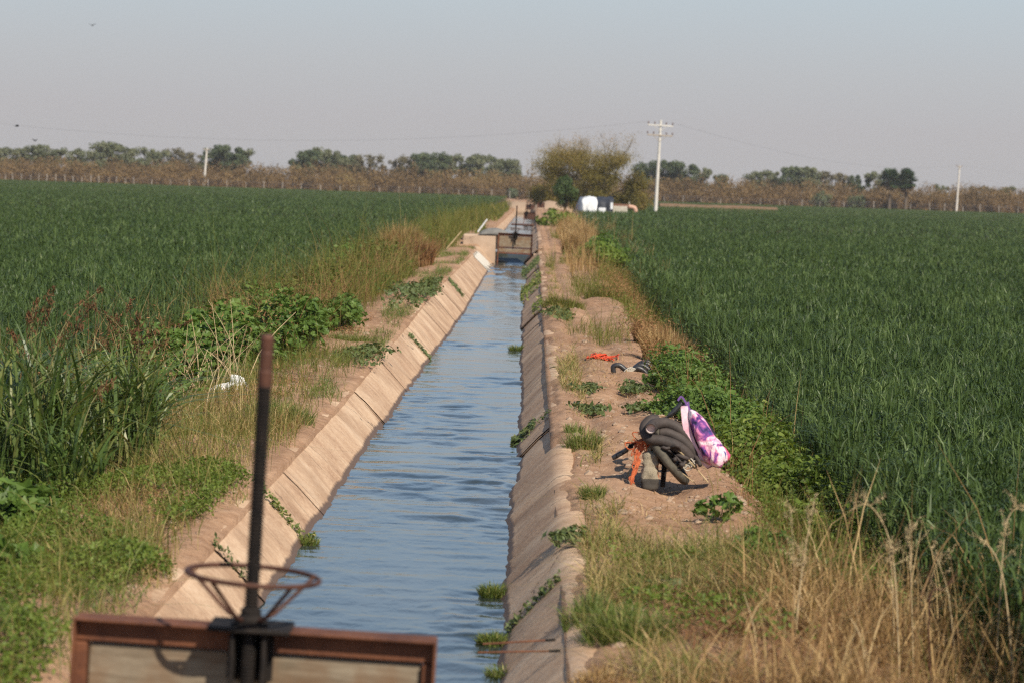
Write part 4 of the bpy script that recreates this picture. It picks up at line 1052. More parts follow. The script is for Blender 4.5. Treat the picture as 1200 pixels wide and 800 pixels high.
def on_lining(side, Y, d, n, L, m, name, lb, long=.5, rng=None):
    """leaves rooted in a joint of the sloping lining"""
    rng = rng or np.random.default_rng(int(Y*100))
    f = np.clip(rng.uniform(d[0], d[1], n), 0, None)
    x = (XR-f*.93) if side > 0 else (XL+f*.93)
    lz = float(lip_r(Y) if side > 0 else lip_l(Y))
    y = Y+rng.normal(0, long*.5, n)*.5; z = np.maximum(lz-f*1.06, WL1-.01)+rng.uniform(.005, .07, n)
    c0 = np.array([x.mean(), Y, z.min()]); P = np.stack([x, y, z], 1)-c0
    nr = rng.normal(size=(n, 3))*.5+np.array([-.5*side, -.2, .8])
    o = MB().leaves(P, nr, L*rng.uniform(.5, 1.3, n), .5, None, rng).build(name, m); o.location = c0
    return tag(o, lb, 'plant', 'plants growing out of the lining joints')
on_lining(1, 13.1, (.02, .34), 150, .045, M['creeper'], 'joint_weed', 'string of leaves down a joint of the near right lining', .12)
on_lining(1, 23.4, (.16, .40), 320, .06, M['creeper'], 'joint_weed', 'dark leafy plant at the waterline of the right lining before the rope', .5)
on_lining(1, 23.0, (.0, .3), 70, .04, M['creeper'], 'joint_weed', 'thin leaf line running up the right lining beside the creepers', .14)
on_lining(-1, 16.4, (.02, .42), 240, .04, M['grass'], 'joint_weed', 'weeds in the near left lining joint behind the screw stem', .12)
on_lining(-1, 13.9, (.02, .3), 110, .035, M['creeper'], 'joint_weed', 'thin weed line in the nearest left lining joint', .1)
on_lining(-1, 34.5, (.1, .45), 160, .06, M['creeper'], 'joint_weed', 'leafy streak down the left lining across from the rope', .35)
on_lining(-1, 52.0, (.05, .4), 160, .09, M['creeper'], 'joint_weed', 'green streak spilling down the left lining near the gate', .8)
on_lining(1, 58.0, (.0, .5), 700, .09, M['grass'], 'joint_weed', 'green growth hanging over the right lining halfway to the gate', 9)
on_lining(1, 74.0, (.0, .55), 800, .10, M['creeper'], 'joint_weed', 'dark green growth on the right lining right before the raised gate', 8)
on_lining(1, 45.0, (.0, .2), 200, .07, M['grass'], 'joint_weed', 'short green fringe over the right lining edge beyond the rope', 5)

GT = 'grass tufts on the banks'
def tf(lb, px, py, n, h, r, m='grass', w=.006, lean=.6, z=.04):
    c = atz(px, py, z); return tuft('grass_tuft', lb, (c[0], c[1]), n, h, r, M[m], w, lean, GT)
tf('bright green spiky tuft on the bare right bank left of the bicycle', 683, 523, 420, .27, .15, 'grass', .006, .7)
tf('small green tuft on the lining cap just below the bicycle', 695, 583, 240, .17, .08)
tf('thin green tuft at the lip of the right lining near the bank strip', 672, 505, 160, .16, .09)
tf('large shaggy tuft overhanging the left lining beyond the screw stem', 385, 500, 1500, .30, .30, 'grass', .006, .8, .0)
tf('olive tuft left of the shaggy one on the left bank', 330, 492, 900, .26, .30, 'grass', .006, .6)
tf('straw coloured tuft at the broken lip of the left lining', 405, 512, 420, .24, .14, 'dry', .006, .8, .0)
tf('low tuft on the bare left bank beyond the white bag', 415, 402, 500, .18, .3, 'grass', .007, .8)
tf('tall tan dead grass clump left of the canal halfway to the gate', 466, 308, 3000, 1.6, .60, 'dry', .024, .35, .0)
tf('second tan dead grass clump lower on the left bank', 484, 322, 1600, 1.0, .5, 'rustdry', .020, .5, .0)
tf('tan dead grass clump behind the heap of black tubes', 786, 424, 3200, .74, .36, 'dry', .008, .35)
tf('brown dead clump further up behind the tan one on the right', 772, 400, 1800, .62, .36, 'rustdry', .009, .4)
tf('pale dead grass clump on the right bank beyond the raised gate', 678, 292, 1500, 1.0, .55, 'dry', .016, .35, .3)
tf('pale dead grass clump a little right of the other near the gate', 690, 288, 1200, .9, .5, 'dry', .016, .35, .3)
tf('olive grass clump on the right bank two bushes before the gate', 715, 352, 1300, .42, .5, 'olivegrass', .010, .5)
tf('olive grass clump next to the lining beyond the red rope', 660, 362, 800, .30, .4, 'olivegrass', .010, .6)
tf('green grass clump in the near right straw beside the lining', 735, 745, 900, .24, .22, 'grass', .006, .7)
tf('green grass clump left of the straw beside the near lining cap', 690, 720, 600, .2, .18, 'grass', .006, .7)
tf('yellow straw clump at the bottom beside the near lining', 700, 795, 500, .12, .16, 'dry', .006, 1.0)
tf('straw clump on the near lining cap', 655, 790, 300, .12, .1, 'dry', .006, 1.0, .0)
for lb, px, py, n, h, r in [('green tuft standing in the water at the near right lining', 579, 697, 420, .13, .09),
        ('leafy green tuft in the water nearest the camera', 578, 752, 380, .10, .09),
        ('yellowish tuft in the water at the right lining level with the rope', 607, 411, 420, .17, .14),
        ('grassy tuft in the water under the joint of the near left lining', 357, 636, 420, .10, .10),
        ('tiny tuft in the water at the bottom beside the right lining', 590, 792, 240, .10, .09)]:
    c = atz(px, py, WL1); tuft('water_tuft', lb, (c[0], c[1]), n, h, r, M['grass'], .007, .9, 'tufts growing at the waterline', 'grass tuft', None, WL1)

# reeds with arching leaves and brown plumes at the left edge
def reed(lb, c, n, h, r, np_, seed):
    rng = np.random.default_rng(seed); z0 = float(ground_z(c[0], c[1]))
    t = thing('reed_clump', lb, 'reed', (c[0], c[1], z0), 'reed clumps at the left picture edge')
    a = rng.uniform(0, 2*math.pi, n); q = np.sqrt(rng.uniform(0, 1, n))*r
    base = np.stack([q*np.cos(a), q*np.sin(a)*1.3, rng.uniform(0, .45, n)*h*.7], 1)
    hh = h*rng.uniform(.35, .75, n)
    mb = MB().blades(base, hh, hh*rng.gamma(3, .28, n), rng.uniform(.014, .030, n), 7, None, rng, 2.3)
    mb.build('leaf_blades', M['grass2'], t)
    sb = MB(); pb_ = MB()
    for k in range(np_):
        a = rng.uniform(0, 2*math.pi); q = r*rng.uniform(0, .8); b = np.array([q*math.cos(a), q*math.sin(a), 0])
        d = np.array([rng.normal(.10, .16), rng.normal(0, .15), 0]); H = h*rng.uniform(.8, 1.08)
        P = smooth_path([b, b+d*.3+[0, 0, H*.5], b+d+[0, 0, H*.85], b+d*2.2+[0, 0, H]], 9); sb.tube(P, np.linspace(.006, .002, 9), 5, False)
        m_ = 90; tt = rng.uniform(.68, 1, m_); ii = np.clip((tt*8).astype(int), 0, 7); pp = P[ii]+(P[ii+1]-P[ii])*(tt*8-ii)[:, None]
        spread = .022*(1.15-tt)/.4
        pp = pp+rng.normal(size=(m_, 3))*spread[:, None]
        pb_.leaves(pp, rng.normal(size=(m_, 3)), rng.uniform(.02, .055, m_), .22, None, rng, .1, np.tile(d+np.array([0, 0, .6]), (m_, 1)))
    sb.build('stem', M['darkstem'], t); pb_.build('seed_head', M['brownseed'], t)
M['grass2'] = m_leaf('reed_blade', [(0, (.05, .085, .02)), (.5, (.10, .155, .035)), (.8, (.19, .21, .06)), (1, (.45, .36, .16))], .3, .42, .45, .9, .3)
reed('tallest reed clump at the left picture edge with dark brown plumes', (-3.42, 16.6), 330, 1.5, .34, 6, 1)
reed('reed clump right of the tallest, brown plumes leaning to the canal', (-2.98, 17.4), 260, 1.25, .30, 4, 2)
reed('reed clump set back behind the other two at the left', (-3.9, 18.6), 240, 1.55, .34, 4, 3)
reed('small reed clump drooping toward the near left bank', (-3.0, 15.8), 150, .75, .22, 1, 4)
reed('sparse reed clump with rusty plumes before the mallow bushes', (-3.45, 20.6), 150, 1.2, .34, 5, 5)

# dead canes and stalks
def stalk(lb, pts, Y, r, m='stalk', twigs=0, nm='dead_stalk', cat='stalk', grp='dead stalks standing in the dry grass', seed=0, dys=None):
    rng = np.random.default_rng(seed+int(pts[0][0]))
    P = np.array([at(px, py, Y+(dys[i] if dys else 0)) for i, (px, py) in enumerate(pts)]); g = float(ground_z(P[0][0], P[0][1]))
    if not dys: P[0][2] = g-.02
    o0 = P[0].copy(); Q = smooth_path(P-o0, 16); n = len(Q)
    r = r*.66; mb = MB().tube(Q, np.linspace(r, r*.4, n), 7)
    for k in range(twigs):
        i = rng.integers(n//3, n-1); d = np.array([rng.normal(0, .5), rng.normal(0, .5), rng.uniform(.2, 1)]); L = rng.uniform(.03, .10)
        mb.tube([Q[i], Q[i]+d*L*.5, Q[i]+d*L+[0, 0, .01]], [r*.3, r*.25, r*.15], 5, False)
        k2 = 26; qq = rng.uniform(.3, 1.3, (k2, 1)); mb.leaves(Q[i]+d*L*qq+rng.normal(0, .007, (k2, 3)), rng.normal(size=(k2, 3)), rng.uniform(.006, .017, k2), .3, None, rng)
    o = mb.build(nm, M[m]); o.location = o0; return tag(o, lb, cat, grp)
stalk('tall branching dead stalk rising above the straw right of the dirt bank', [(931, 772), (936, 700), (944, 640), (954, 588)], 11.0, .0075, 'stalk', 16)
stalk('thin dead stalk left beside the tall branching one', [(934, 706), (930, 650), (926, 590)], 11.1, .004, 'stalk', 10)
stalk('stalk arching over to the left with a drooping plume', [(1058, 762), (1050, 690), (1040, 625), (1018, 591), (996, 598)], 10.8, .006, 'stalk', 12)
stalk('dark curved stalk leaning right in the dry corner', [(1097, 768), (1089, 706), (1106, 690), (1122, 668)], 10.6, .006, 'rustdark', 5)
stalk('upright straw stalk with a brown head in front of the wheat', [(1075, 752), (1068, 690), (1066, 610)], 11.2, .005, 'stalk', 14)
stalk('leaning straw stalk at the right picture edge', [(1200, 728), (1176, 680), (1148, 628)], 11.0, .0075, 'stalk', 4)
stalk('stalk with a bent plume at the right picture edge', [(1170, 720), (1175, 650), (1185, 600), (1204, 598)], 11.3, .006, 'stalk', 14)
stalk('pale broken stick slanting out of the dry grass', [(1020, 778), (1010, 752), (997, 724)], 10.4, .008)
stalk('thin pale stick standing in the near grass left of the stalks', [(888, 770), (884, 738), (872, 695)], 10.6, .006)
stalk('straw stalk between the arching and the upright one', [(1052, 745), (1046, 690), (1042, 640)], 11.4, .005, 'stalk', 10)
stalk('straw stalk leaning left in the right corner', [(1128, 760), (1112, 700), (1090, 640)], 11.3, .005, 'stalk', 8)
stalk('pale cane lying on the near grass, the lower of two', [(888, 792), (850, 775), (814, 758)], 10.3, .008, dys=[.02, .12, .3])
stalk('pale cane lying on the near grass, the upper of two', [(884, 786), (858, 768), (836, 754)], 10.5, .005, dys=[.02, .12, .3])
stalk('thin dead twig curving over the bank edge below the weeds', [(862, 664), (880, 672), (896, 684)], 13.3, .006, dys=[0, -.1, -.2])
cn = [(-3.22, 24.2), (-3.35, 24.9), (-3.12, 25.3), (-3.55, 24.5), (-3.02, 24.8), (-3.65, 25.2), (-2.95, 22.0), (-3.1, 21.4)]
lbs = ['tallest straw cane before the left mallow bush', 'straw cane leaning left before the mallow bush', 'short straw cane nearest the white plastic bag', 'bent straw cane among the reeds and mallow', 'straight straw cane above the white plastic bag', 'straw cane at the left end of the cane group', 'pale cane standing on the bank left of the white bag', 'pale cane crossing the low weeds below the canes']
for i, ((x, y), lb) in enumerate(zip(cn, lbs)):
    rng = np.random.default_rng(60+i); z0 = float(ground_z(x, y)); mb = MB(); nn = 7 if i < 6 else 4
    for k in range(nn):
        d = rng.normal(0, .22, 2); h = rng.uniform(.3, .98)*(1 if i < 6 else .55); b = np.array([rng.normal(0, .06), rng.normal(0, .1), -.02])
        mb.tube(smooth_path([b, b+[d[0]*.4, d[1]*.4, h*.55], b+[d[0]*1.2, d[1]*1.2, h]], 8), np.linspace(.0055, .002, 8)*rng.uniform(.6, 1.2), 6)
    o = mb.build('dead_canes', M['stalk']); o.location = (x, y, z0); tag(o, lb.replace('cane', 'cane clump', 1), 'canes', 'dead cane clumps on the left bank')

# ------------------------------------------------------------------ trees, far belt
def tree_proto(seed, n, m, squat=1.0, bare=.0):
    rng = np.random.default_rng(seed)
    crown = MB(); trunk = MB(); k = 34
    u = rng.uniform(0, 2*math.pi, k); q = rng.uniform(0, 1, k)**.6; zc = rng.uniform(.36, .90, k)
    wv = np.clip(1-((zc-.60)/.42)**2, .1, 1)**.5
    C = np.stack([np.cos(u)*q*.34*squat*wv, np.sin(u)*q*.34*squat*wv, zc], 1)
    cr = rng.uniform(.05, .14, k)
    j = rng.integers(0, k, n)
    off = rng.normal(size=(n, 3)); off /= np.linalg.norm(off, axis=1)[:, None]; off *= (rng.uniform(0, 1, n)**.4)[:, None]
    P = C[j]+off*cr[j][:, None]*np.array([1.15, 1.15, .85])
    crown.leaves(P, off+rng.normal(size=(n, 3))*.6, rng.uniform(.024, .055, n), .75, np.clip(.5*rng.uniform(0, 1, k)[j]+.5*rng.uniform(0, 1, n), 0, 1), rng)
    trunk.tube([(0, 0, -.03), (.01, 0, .2), (.0, .01, .42)], [.028, .021, .015], 8)
    for i in range(k):
        a = np.array([0, 0, rng.uniform(.18, .42)]); trunk.tube([a, (a+C[i])/2+[0, 0, .02], C[i]], [.010, .007, .003], 5, False)
    return crown, trunk
protos = {}
for nm, m, n, sq in (('round', 'treefar', 5200, 1.05), ('tall', 'treefar', 4200, .75), ('wide', 'treefar', 6500, 1.5), ('dark', 'treedark', 6000, 1.05), ('darkwide', 'treedark', 7000, 1.55), ('tan', 'treetan', 2000, .95)):
    protos[nm] = [(tree_proto(sum(map(ord, nm))+s, n, m, sq), m) for s in range(2)]
made = {}
YT = 545.0
def far_tree(px, top, kind, lb, grp, Y=YT, wide=1.0):
    global made
    v = (px*7) % 2; c = at(px, top, Y+(px*13 % 23)-11); z0 = float(ground_z(c[0], c[1])); H = c[2]-z0
    key = (kind, v)
    if key not in made:
        (cb, tb), m = protos[kind][v]
        t = thing('broadleaf_tree', lb, 'tree', (c[0], c[1], z0), grp); cb.build('crown', M[m], t); tb.build('trunk', M['bark'], t); made[key] = t
    else:
        t = copy_tree(made[key]); t.location = (c[0], c[1], z0); tag(t, lb, 'tree', grp)
    t.scale = (H*wide, H*wide, H*1.02); t.rotation_euler.z = (px*1.7) % 6.28
gl = 'grey-green trees above the left thicket'
rows = [(4, 172, 'round', 1.1), (26, 172, 'round', 1), (47, 167, 'tall', 1.2), (66, 173, 'round', 1), (90, 172, 'tall', 1.1), (108, 175, 'wide', .8), (127, 166, 'round', 1.2), (150, 168, 'tall', 1.2), (170, 171, 'wide', .8), (190, 175, 'wide', .8), (208, 172, 'tan', 1.2), (222, 176, 'tan', 1)]
for i, (px, top, k, w) in enumerate(rows):
    far_tree(px, top, k, ('grey-green crown in the row of trees left of the leaning white pole' if k != 'tan' else 'thin tan crown at the right end of the tree row left of the pole'), gl, wide=w)
for px, top, k, w, lb in [(249, 173, 'dark', .9, 'dark tree just behind the leaning white pole'), (268, 168, 'dark', 1.1, 'tallest dark tree right beside the leaning white pole'), (284, 174, 'round', .9, 'lighter tree right of the dark pair by the white pole'),
        (358, 174, 'dark', 1.1, 'dark tree at the left end of the lone group above the left field'), (376, 171, 'wide', .85, 'broad topmost tree of the lone group above the left field'), (394, 178, 'dark', 1.0, 'dark tree at the right of the lone group above the left field'), (404, 184, 'round', .8, 'small tree at the right foot of the lone group'),
        (417, 179, 'tall', .9, 'small rounded tree right of the lone group'), (434, 179, 'tan', 1.2, 'pale thin tree right of the small rounded one'), (468, 183, 'tan', 1.1, 'pale thin tree left of the dark upright pair'),
        (484, 180, 'tan', 1.1, 'bare pale tree touching the dark upright pair'), (496, 177, 'dark', .9, 'left tree of the dark upright pair above the field'), (515, 178, 'dark', .7, 'right tree of the dark upright pair above the field'),
        (528, 180, 'round', .9, 'tree between the dark pair and the forked crowns'), (541, 184, 'wide', .7, 'low tree before the forked crowns'), (562, 180, 'round', 1.1, 'left of the forked crowns beside the big mesquite'), (582, 180, 'tall', 1.1, 'right of the forked crowns beside the big mesquite'), (597, 186, 'round', .9, 'small tree closest on the left of the big mesquite'),
        (757, 190, 'dark', .9, 'dark tree between the big mesquite and the utility pole'), (779, 186, 'darkwide', .9, 'broad dark tree right behind the utility pole'), (800, 188, 'dark', 1.1, 'dark tree just right of the utility pole'), (816, 193, 'wide', .8, 'lower tree ending the dark group right of the utility pole'),
        (845, 204, 'round', .8, 'tiny crown alone above the right thicket'), (890, 199, 'round', 1, 'left tree of the row between utility pole and palms'), (909, 199, 'wide', .8, 'second low tree of the row between pole and palms'), (928, 193, 'dark', .9, 'dark round tree of the row between pole and palms'),
        (949, 193, 'tall', 1.1, 'pale rounded tree right of the dark round one'), (967, 200, 'tan', 1.2, 'pale tan tree in the row left of the palms'), (985, 202, 'tan', .9, 'bare thin tree in the gap left of the palms'), (1006, 203, 'darkwide', .7, 'wide dark tree left of the palms'),
        (1036, 198, 'wide', .9, 'grey-green tree showing behind the palms'), (1050, 200, 'round', .9, 'grey-green tree behind the right palm'), (1100, 215, 'wide', .7, 'low crown left of the far right pole'), (1140, 217, 'tan', 1.3, 'tan crown right of the far right pole'), (1155, 218, 'tan', 1.2, 'second tan crown right of the far right pole'), (1182, 218, 'round', .9, 'last grey-green crown at the right picture edge')]:
    far_tree(px, top, k, lb, gl if px < 600 else 'grey-green trees above the right thicket', wide=w)

# the brown thicket: one mass
def thicket():
    rng = np.random.default_rng(77); mb = MB()
    for row, (Y0, hf) in enumerate(((508, .78), (520, 1.0), (534, 1.05))):
        px = -380.0
        while px < 1580:
            Y = Y0+rng.uniform(-5, 5)
            base = np.interp(px, [0, 100, 200, 300, 400, 500, 600, 750, 850, 950, 1100, 1200], [182, 184, 187, 191, 191, 196, 199, 206, 208, 211, 214, 218])+.033*(px-min(max(px, 0), 1200))
            c = at(px, base+rng.normal(0, 2.0)+(0 if row else 6), Y); z0 = float(ground_z(c[0], c[1])); H = max(2.2, (c[2]-z0)*hf*rng.uniform(.86, 1.08))
            rad = H*rng.uniform(.55, .85); n = int(800)
            k = 9; u = rng.uniform(0, 2*math.pi, k); q = rng.uniform(.1, 1, k)**.6
            C = np.stack([np.cos(u)*q*rad*.8, np.sin(u)*q*rad*.8, H*np.sqrt(np.clip(1-.75*q*q, .05, 1))*rng.uniform(.45, .9, k)], 1)
            j = rng.integers(0, k, n); off = rng.normal(size=(n, 3)); off /= np.linalg.norm(off, axis=1)[:, None]; off *= (rng.uniform(0, 1, n)**.5)[:, None]
            P = C[j]+off*H*.20*np.array([1.2, 1.2, 1.1]); P[:, 2] = np.maximum(P[:, 2], .05)
            low = rng.uniform(0, 1, n) < .40; P[low, 2] *= rng.uniform(.1, .8, low.sum())
            P += np.array([c[0], Y, z0])
            tone = rng.uniform(0, 1.0); rn = np.clip(tone*.55+rng.uniform(0, .5, n), 0, 1)
            al = off*.6+np.array([0, 0, .6])
            mb.leaves(P, rng.normal(size=(n, 3)), rng.uniform(.22, .65, n), .42, rn, rng, .1, al)
            px += rng.uniform(7, 15)
    tag(mb.build('brown_thicket', M['thicket']), 'belt of brown leafless mesquite scrub behind the fence along the horizon', 'thicket', None, 'stuff')
thicket()

# green bushes at the foot of the right thicket
for lb, px, py, w, h in [('dark green round bush in front of the right thicket', 963, 240, 4.6, 3.6), ('dark green bush left of the palms', 1005, 241, 4.8, 3.2), ('dark shrub low against the left thicket near the canal', 600, 226, 2.6, 2.2)]:
    c = at(px, py, 503); z0 = float(ground_z(c[0], c[1])); rng = np.random.default_rng(px); n = 900
    t = thing('roundish_bush', lb, 'bush', (c[0], c[1], z0), 'dark bushes before the thicket')
    off = rng.normal(size=(n, 3)); off /= np.linalg.norm(off, axis=1)[:, None]; off *= (rng.uniform(.2, 1, n)**.5)[:, None]; off *= 1+.15*np.sin(off[:, :1]*7+px)
    P = off*np.array([w/2, w/2, h*.55])+np.array([0, 0, h*.5]); P[:, 2] = np.abs(P[:, 2])
    MB().leaves(P, off+rng.normal(size=(n, 3))*.5, rng.uniform(.25, .5, n), .7, None, rng).build('foliage', M['treedark'], t)
    MB().rod((0, 0, -.1), (0, 0, h*.5), .12, .06, 7).build('stem', M['bark'], t)

# wire fence
fence = thing('wire_fence', 'long wire fence on pale posts along the far edge of the fields', 'fence', (0, 500, 0))
fx = list(range(-300, 0, 23))+[6, 15, 25, 36, 45, 54, 65, 76, 86, 96, 106, 116, 127, 136, 147, 157, 178, 200, 222, 244, 266, 288, 309, 331, 353, 376, 399, 421, 445, 468, 492, 514, 538, 555, 577, 598, 620, 733, 753, 779, 801, 823, 845, 869, 892, 915, 921, 941, 962, 990, 1025, 1063, 1068, 1091, 1108, 1130, 1150, 1172, 1194]+list(range(1217, 1490, 23))
rng = np.random.default_rng(12); tops = []
for px in fx:
    c = at(px, 215, 500); z0 = float(ground_z(c[0], 500)); H = rng.uniform(1.5, 2.15); r = rng.uniform(.05, .085)
    mb = MB(); a = np.arange(8)*math.pi/4; zs = np.array([-.2, .5, H-.05, H]); rr_ = np.array([r*1.1, r, r*.9, r*.6]); ln = rng.normal(0, .05)
    mb.loft(np.stack([np.stack([rr_[i]*np.cos(a)+ln*zs[i], rr_[i]*np.sin(a), np.full(8, zs[i])], 1) for i in range(4)])+np.array([c[0], 0, z0]))
    mb.build('post', M['post'], fence); tops.append((c[0], z0, H))
mb = MB()
for q in (.5, .75, .93):
    mb.tube([(x, 0, z+1.9*q) for x, z, H in tops], .018, 4, False)
mb.build('fence_wire', M['wire'], fence)

# ------------------------------------------------------------------ big mesquite and the shrub before it
def mesquite():
    rng = np.random.default_rng(31); Y = 244; c = at(685, 246, Y); z0 = float(ground_z(c[0], Y))
    t = thing('mesquite_tree', 'big spreading olive mesquite tree beside the canal end', 'tree', (c[0], Y, z0))
    tb = MB(); tips = []
    def branch(p, d, L, r, dep):
        n = 5; P = [p]
        for i in range(n):
            d = d+rng.normal(0, .12, 3)+np.array([0, 0, .03]); d /= np.linalg.norm(d); P.append(P[-1]+d*L/n)
        tb.tube(P, np.linspace(r, r*.55, n+1), 6 if dep < 2 else 4, False)
        if dep == 3: tips.append((P[-1], d)); tips.append((P[3], d)); return
        for k in range(3 if dep else 3):
            q = rng.normal(0, .45, 3); nd = d+q+np.array([0, 0, .12]); nd /= np.linalg.norm(nd)
            branch(P[-1] if k < 2 else P[3], nd, L*rng.uniform(.55, .8), r*.55, dep+1)
    for k in range(11):
        a = k*2*math.pi/11+rng.normal(0, .2); s = rng.uniform(.2, 1.45)
        d = np.array([math.cos(a)*s, math.sin(a)*s*.8, 1.0]); d /= np.linalg.norm(d)
        branch(np.array([math.cos(a)*.25, math.sin(a)*.25, 0]), d, 3.35*(1.08-.12*s), .11, 0)
    tb.build('trunk', M['bark'], t)
    T = np.array([p for p, d in tips]); Dd = np.array([d for p, d in tips])
    k = rng.integers(0, len(T), 60000); zt = T[k][:, 2]
    keep = rng.uniform(0, 1, len(k)) < np.interp(zt, [0, 5, 6.5, 8], [1, .9, .42, .22])
    k = k[keep]; n = len(k)
    P = T[k]+rng.normal(0, .40, (n, 3))*np.array([1, 1, .8]); P[:, 2] = np.maximum(P[:, 2], .2)
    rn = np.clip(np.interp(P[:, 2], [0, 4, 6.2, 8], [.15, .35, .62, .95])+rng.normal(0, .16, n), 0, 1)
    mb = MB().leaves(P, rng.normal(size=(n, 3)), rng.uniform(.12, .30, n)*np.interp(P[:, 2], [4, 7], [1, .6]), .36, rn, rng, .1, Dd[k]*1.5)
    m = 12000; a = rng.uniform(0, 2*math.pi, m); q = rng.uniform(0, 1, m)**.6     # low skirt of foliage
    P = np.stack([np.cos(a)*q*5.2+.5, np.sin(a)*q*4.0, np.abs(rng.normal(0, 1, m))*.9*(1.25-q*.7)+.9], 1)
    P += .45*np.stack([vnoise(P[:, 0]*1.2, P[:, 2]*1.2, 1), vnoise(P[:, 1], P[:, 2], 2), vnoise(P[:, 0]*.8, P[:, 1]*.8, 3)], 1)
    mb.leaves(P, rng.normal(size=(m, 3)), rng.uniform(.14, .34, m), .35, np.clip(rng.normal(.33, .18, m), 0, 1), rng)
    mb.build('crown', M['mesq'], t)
mesquite()
def one_bush(name, lb, px, py, Y, w, h, n, L, m, cat='bush'):
    rng = np.random.default_rng(px); c = at(px, py, Y); z0 = float(ground_z(c[0], Y)); t = thing(name, lb, cat, (c[0], Y, z0))
    k = 22; d = rng.normal(size=(k, 3)); d /= np.linalg.norm(d, axis=1)[:, None]; C = d*np.array([w*.36, w*.36, h*.36])*rng.uniform(.3, 1, (k, 1))+[0, 0, h*.52]
    j = rng.integers(0, k, n); off = rng.normal(size=(n, 3)); off /= np.linalg.norm(off, axis=1)[:, None]; off *= (rng.uniform(0, 1, n)**.45)[:, None]
    P = C[j]+off*w*.18; P[:, 2] = np.maximum(P[:, 2], .05)
    MB().leaves(P, off+rng.normal(size=(n, 3))*.5, L*rng.uniform(.6, 1.3, n), .7, np.clip(.4*rng.uniform(0, 1, k)[j]+.6*rng.uniform(0, 1, n), 0, 1), rng).build('foliage', M[m], t)
    sb = MB()
    for i in range(k): sb.tube([(0, 0, -.05), C[i]*[.4, .4, .6], C[i]], [.06, .04, .015], 5, False)
    sb.build('stem', M['bark'], t)
one_bush('leafy_shrub', 'dense dark green shrub between the canal end and the white shelter', 662, 245, 214, 3.2, 3.5, 6000, .17, 'shrub')
one_bush('olive_shrub', 'low yellowish shrub at the right foot of the big mesquite', 745, 243, 250, 4.4, 3.0, 3600, .2, 'mesq')
one_bush('olive_shrub', 'low yellowish shrub at the left foot of the big mesquite', 632, 240, 252, 3.6, 2.6, 2600, .2, 'mesq')

# ------------------------------------------------------------------ shelter, pipe, vehicle
YS = 219.0
def xz(px, py, Y): p = at(px, py, Y); return p[0], p[2]
x0, zt = xz(677, 230.5, YS); x1, _ = xz(718, 232, YS); zs = float(ground_z((x0+x1)/2, YS)); W = x1-x0; HT = zt-zs
sh = thing('tarp_shelter', 'low shelter of white and dark tarpaulins beside the mesquite', 'shelter', (x0, YS, zs))
def arch(u, sc, dpt=1.25, sag=0.0):
    a = np.linspace(0, math.pi, 13); n = 1+.03*np.sin(a*7+u*5)
    return np.stack([np.full(13, u)+.06*np.sin(a*5+u*3), -dpt*np.cos(a)*n*sc, np.clip(np.sin(a)**.34*HT*sc-sag, 0, None)*n], 1)
us = np.linspace(.45, W*.72, 9)
MB().grid(np.array([arch(u, 1-.04*math.sin(u*4), 1.25, .05*math.sin(u*3)**2) for u in us])).build('white_tarp', M['tarp'], sh, smooth=True)
MB().grid(np.array([arch(u, s, 1.22) for u, s in ((.46, .985), (.25, .97), (-.05, .60), (-.22, .30))])).build('end_flap', M['tarpgrey'], sh, smooth=True)
us = np.linspace(W*.56, W*1.02, 8)
MB().grid(np.array([arch(u, 1.015+.02*math.sin(u*9), 1.29+.1*math.sin(u*7)) for u in us])).build('dark_tarp', M['tarpblue'], sh, smooth=True)
mb = MB()
for (a, b, c, d) in [(.60, .30, .80, .62), (.93, .55, 1.0, .95)]:
    mb.box((W*(a+c)/2, -1.33, HT*(b+d)/2*.8), (W*(c-a), .03, HT*(d-b)*.8), bev=.01)
mb.build('white_flap', M['tarp'], sh)
P = np.array([(W*.36, -1.30, HT*.86), (W*.50, -1.33, HT*.5), (W*.55, -1.33, .1), (W*.30, -1.33, .1), (W*.28, -1.32, .5*HT)])
mb = MB(); n0 = len(P); mb.loft(np.stack([P, P+[0, .03, 0]])); mb.build('hanging_sheet', M['tarp'], sh)
MB().box((W*.5, 1.0, HT*.4), (W*.9, .05, HT*.7)).build('back_panel', M['tarpgrey'], sh)
xa, za = xz(718, 241.5, YS+.5); xb, zb = xz(737, 242.5, YS+.5)
pp = thing('discharge_pipe', 'big rusty pump pipe with a pink elbow right of the shelter', 'pipe', (xa, YS+.5, 0))
MB().rod((0, 0, za), (xb-xa, 0, zb), .21, .21, 16).build('pipe_run', M['rustpipe'], pp, smooth=False)
xe, ze = xz(745, 246.5, YS+.5)
MB().tube(smooth_path([(xb-xa-.05, 0, zb), (xb-xa+.3, 0, zb-.03), (xe-xa-.08, 0, (zb+ze)/2), (xe-xa, 0, ze-.2)], 10), .20, 16).build('elbow', M['pinkpipe'], pp, smooth=True)
MB().box(((xb-xa)*.45, 0, (za+.0)/2), ((xb-xa)*.9, .9, max(.3, za-.02)), bev=.04).build('concrete_base', M['conc'], pp)
xv, zv = xz(737.5, 236.5, YS+.5); MB().rod((xv-xa, 0, zb), (xv-xa, 0, zv), .05, .05, 8).build('vent', M['conc'], pp)

# earth berm and track across the right field
p0, p1 = at(772, 241, 345), at(885, 240.5, 345); n = 40; mb = MB(); rg = []
for x in np.linspace(p0[0], p1[0]+3, n):
    z0 = float(ground_z(x, 345)); zt = at(772, 239.4-.0, 345)[2]*0+EYE-(6.3+.7*fbm(x*.2, 3, 5))*345/2800
    rg.append(np.array([(x, y, z0-.2+(zt-z0+.2)*k) for y, k in ((340, 0), (342, .75), (343.5, 1), (347, 1), (350, 0))]))
o = mb.grid(np.array(rg)).build('earth_berm', M['soil'], smooth=True); tag(o, kind='structure')

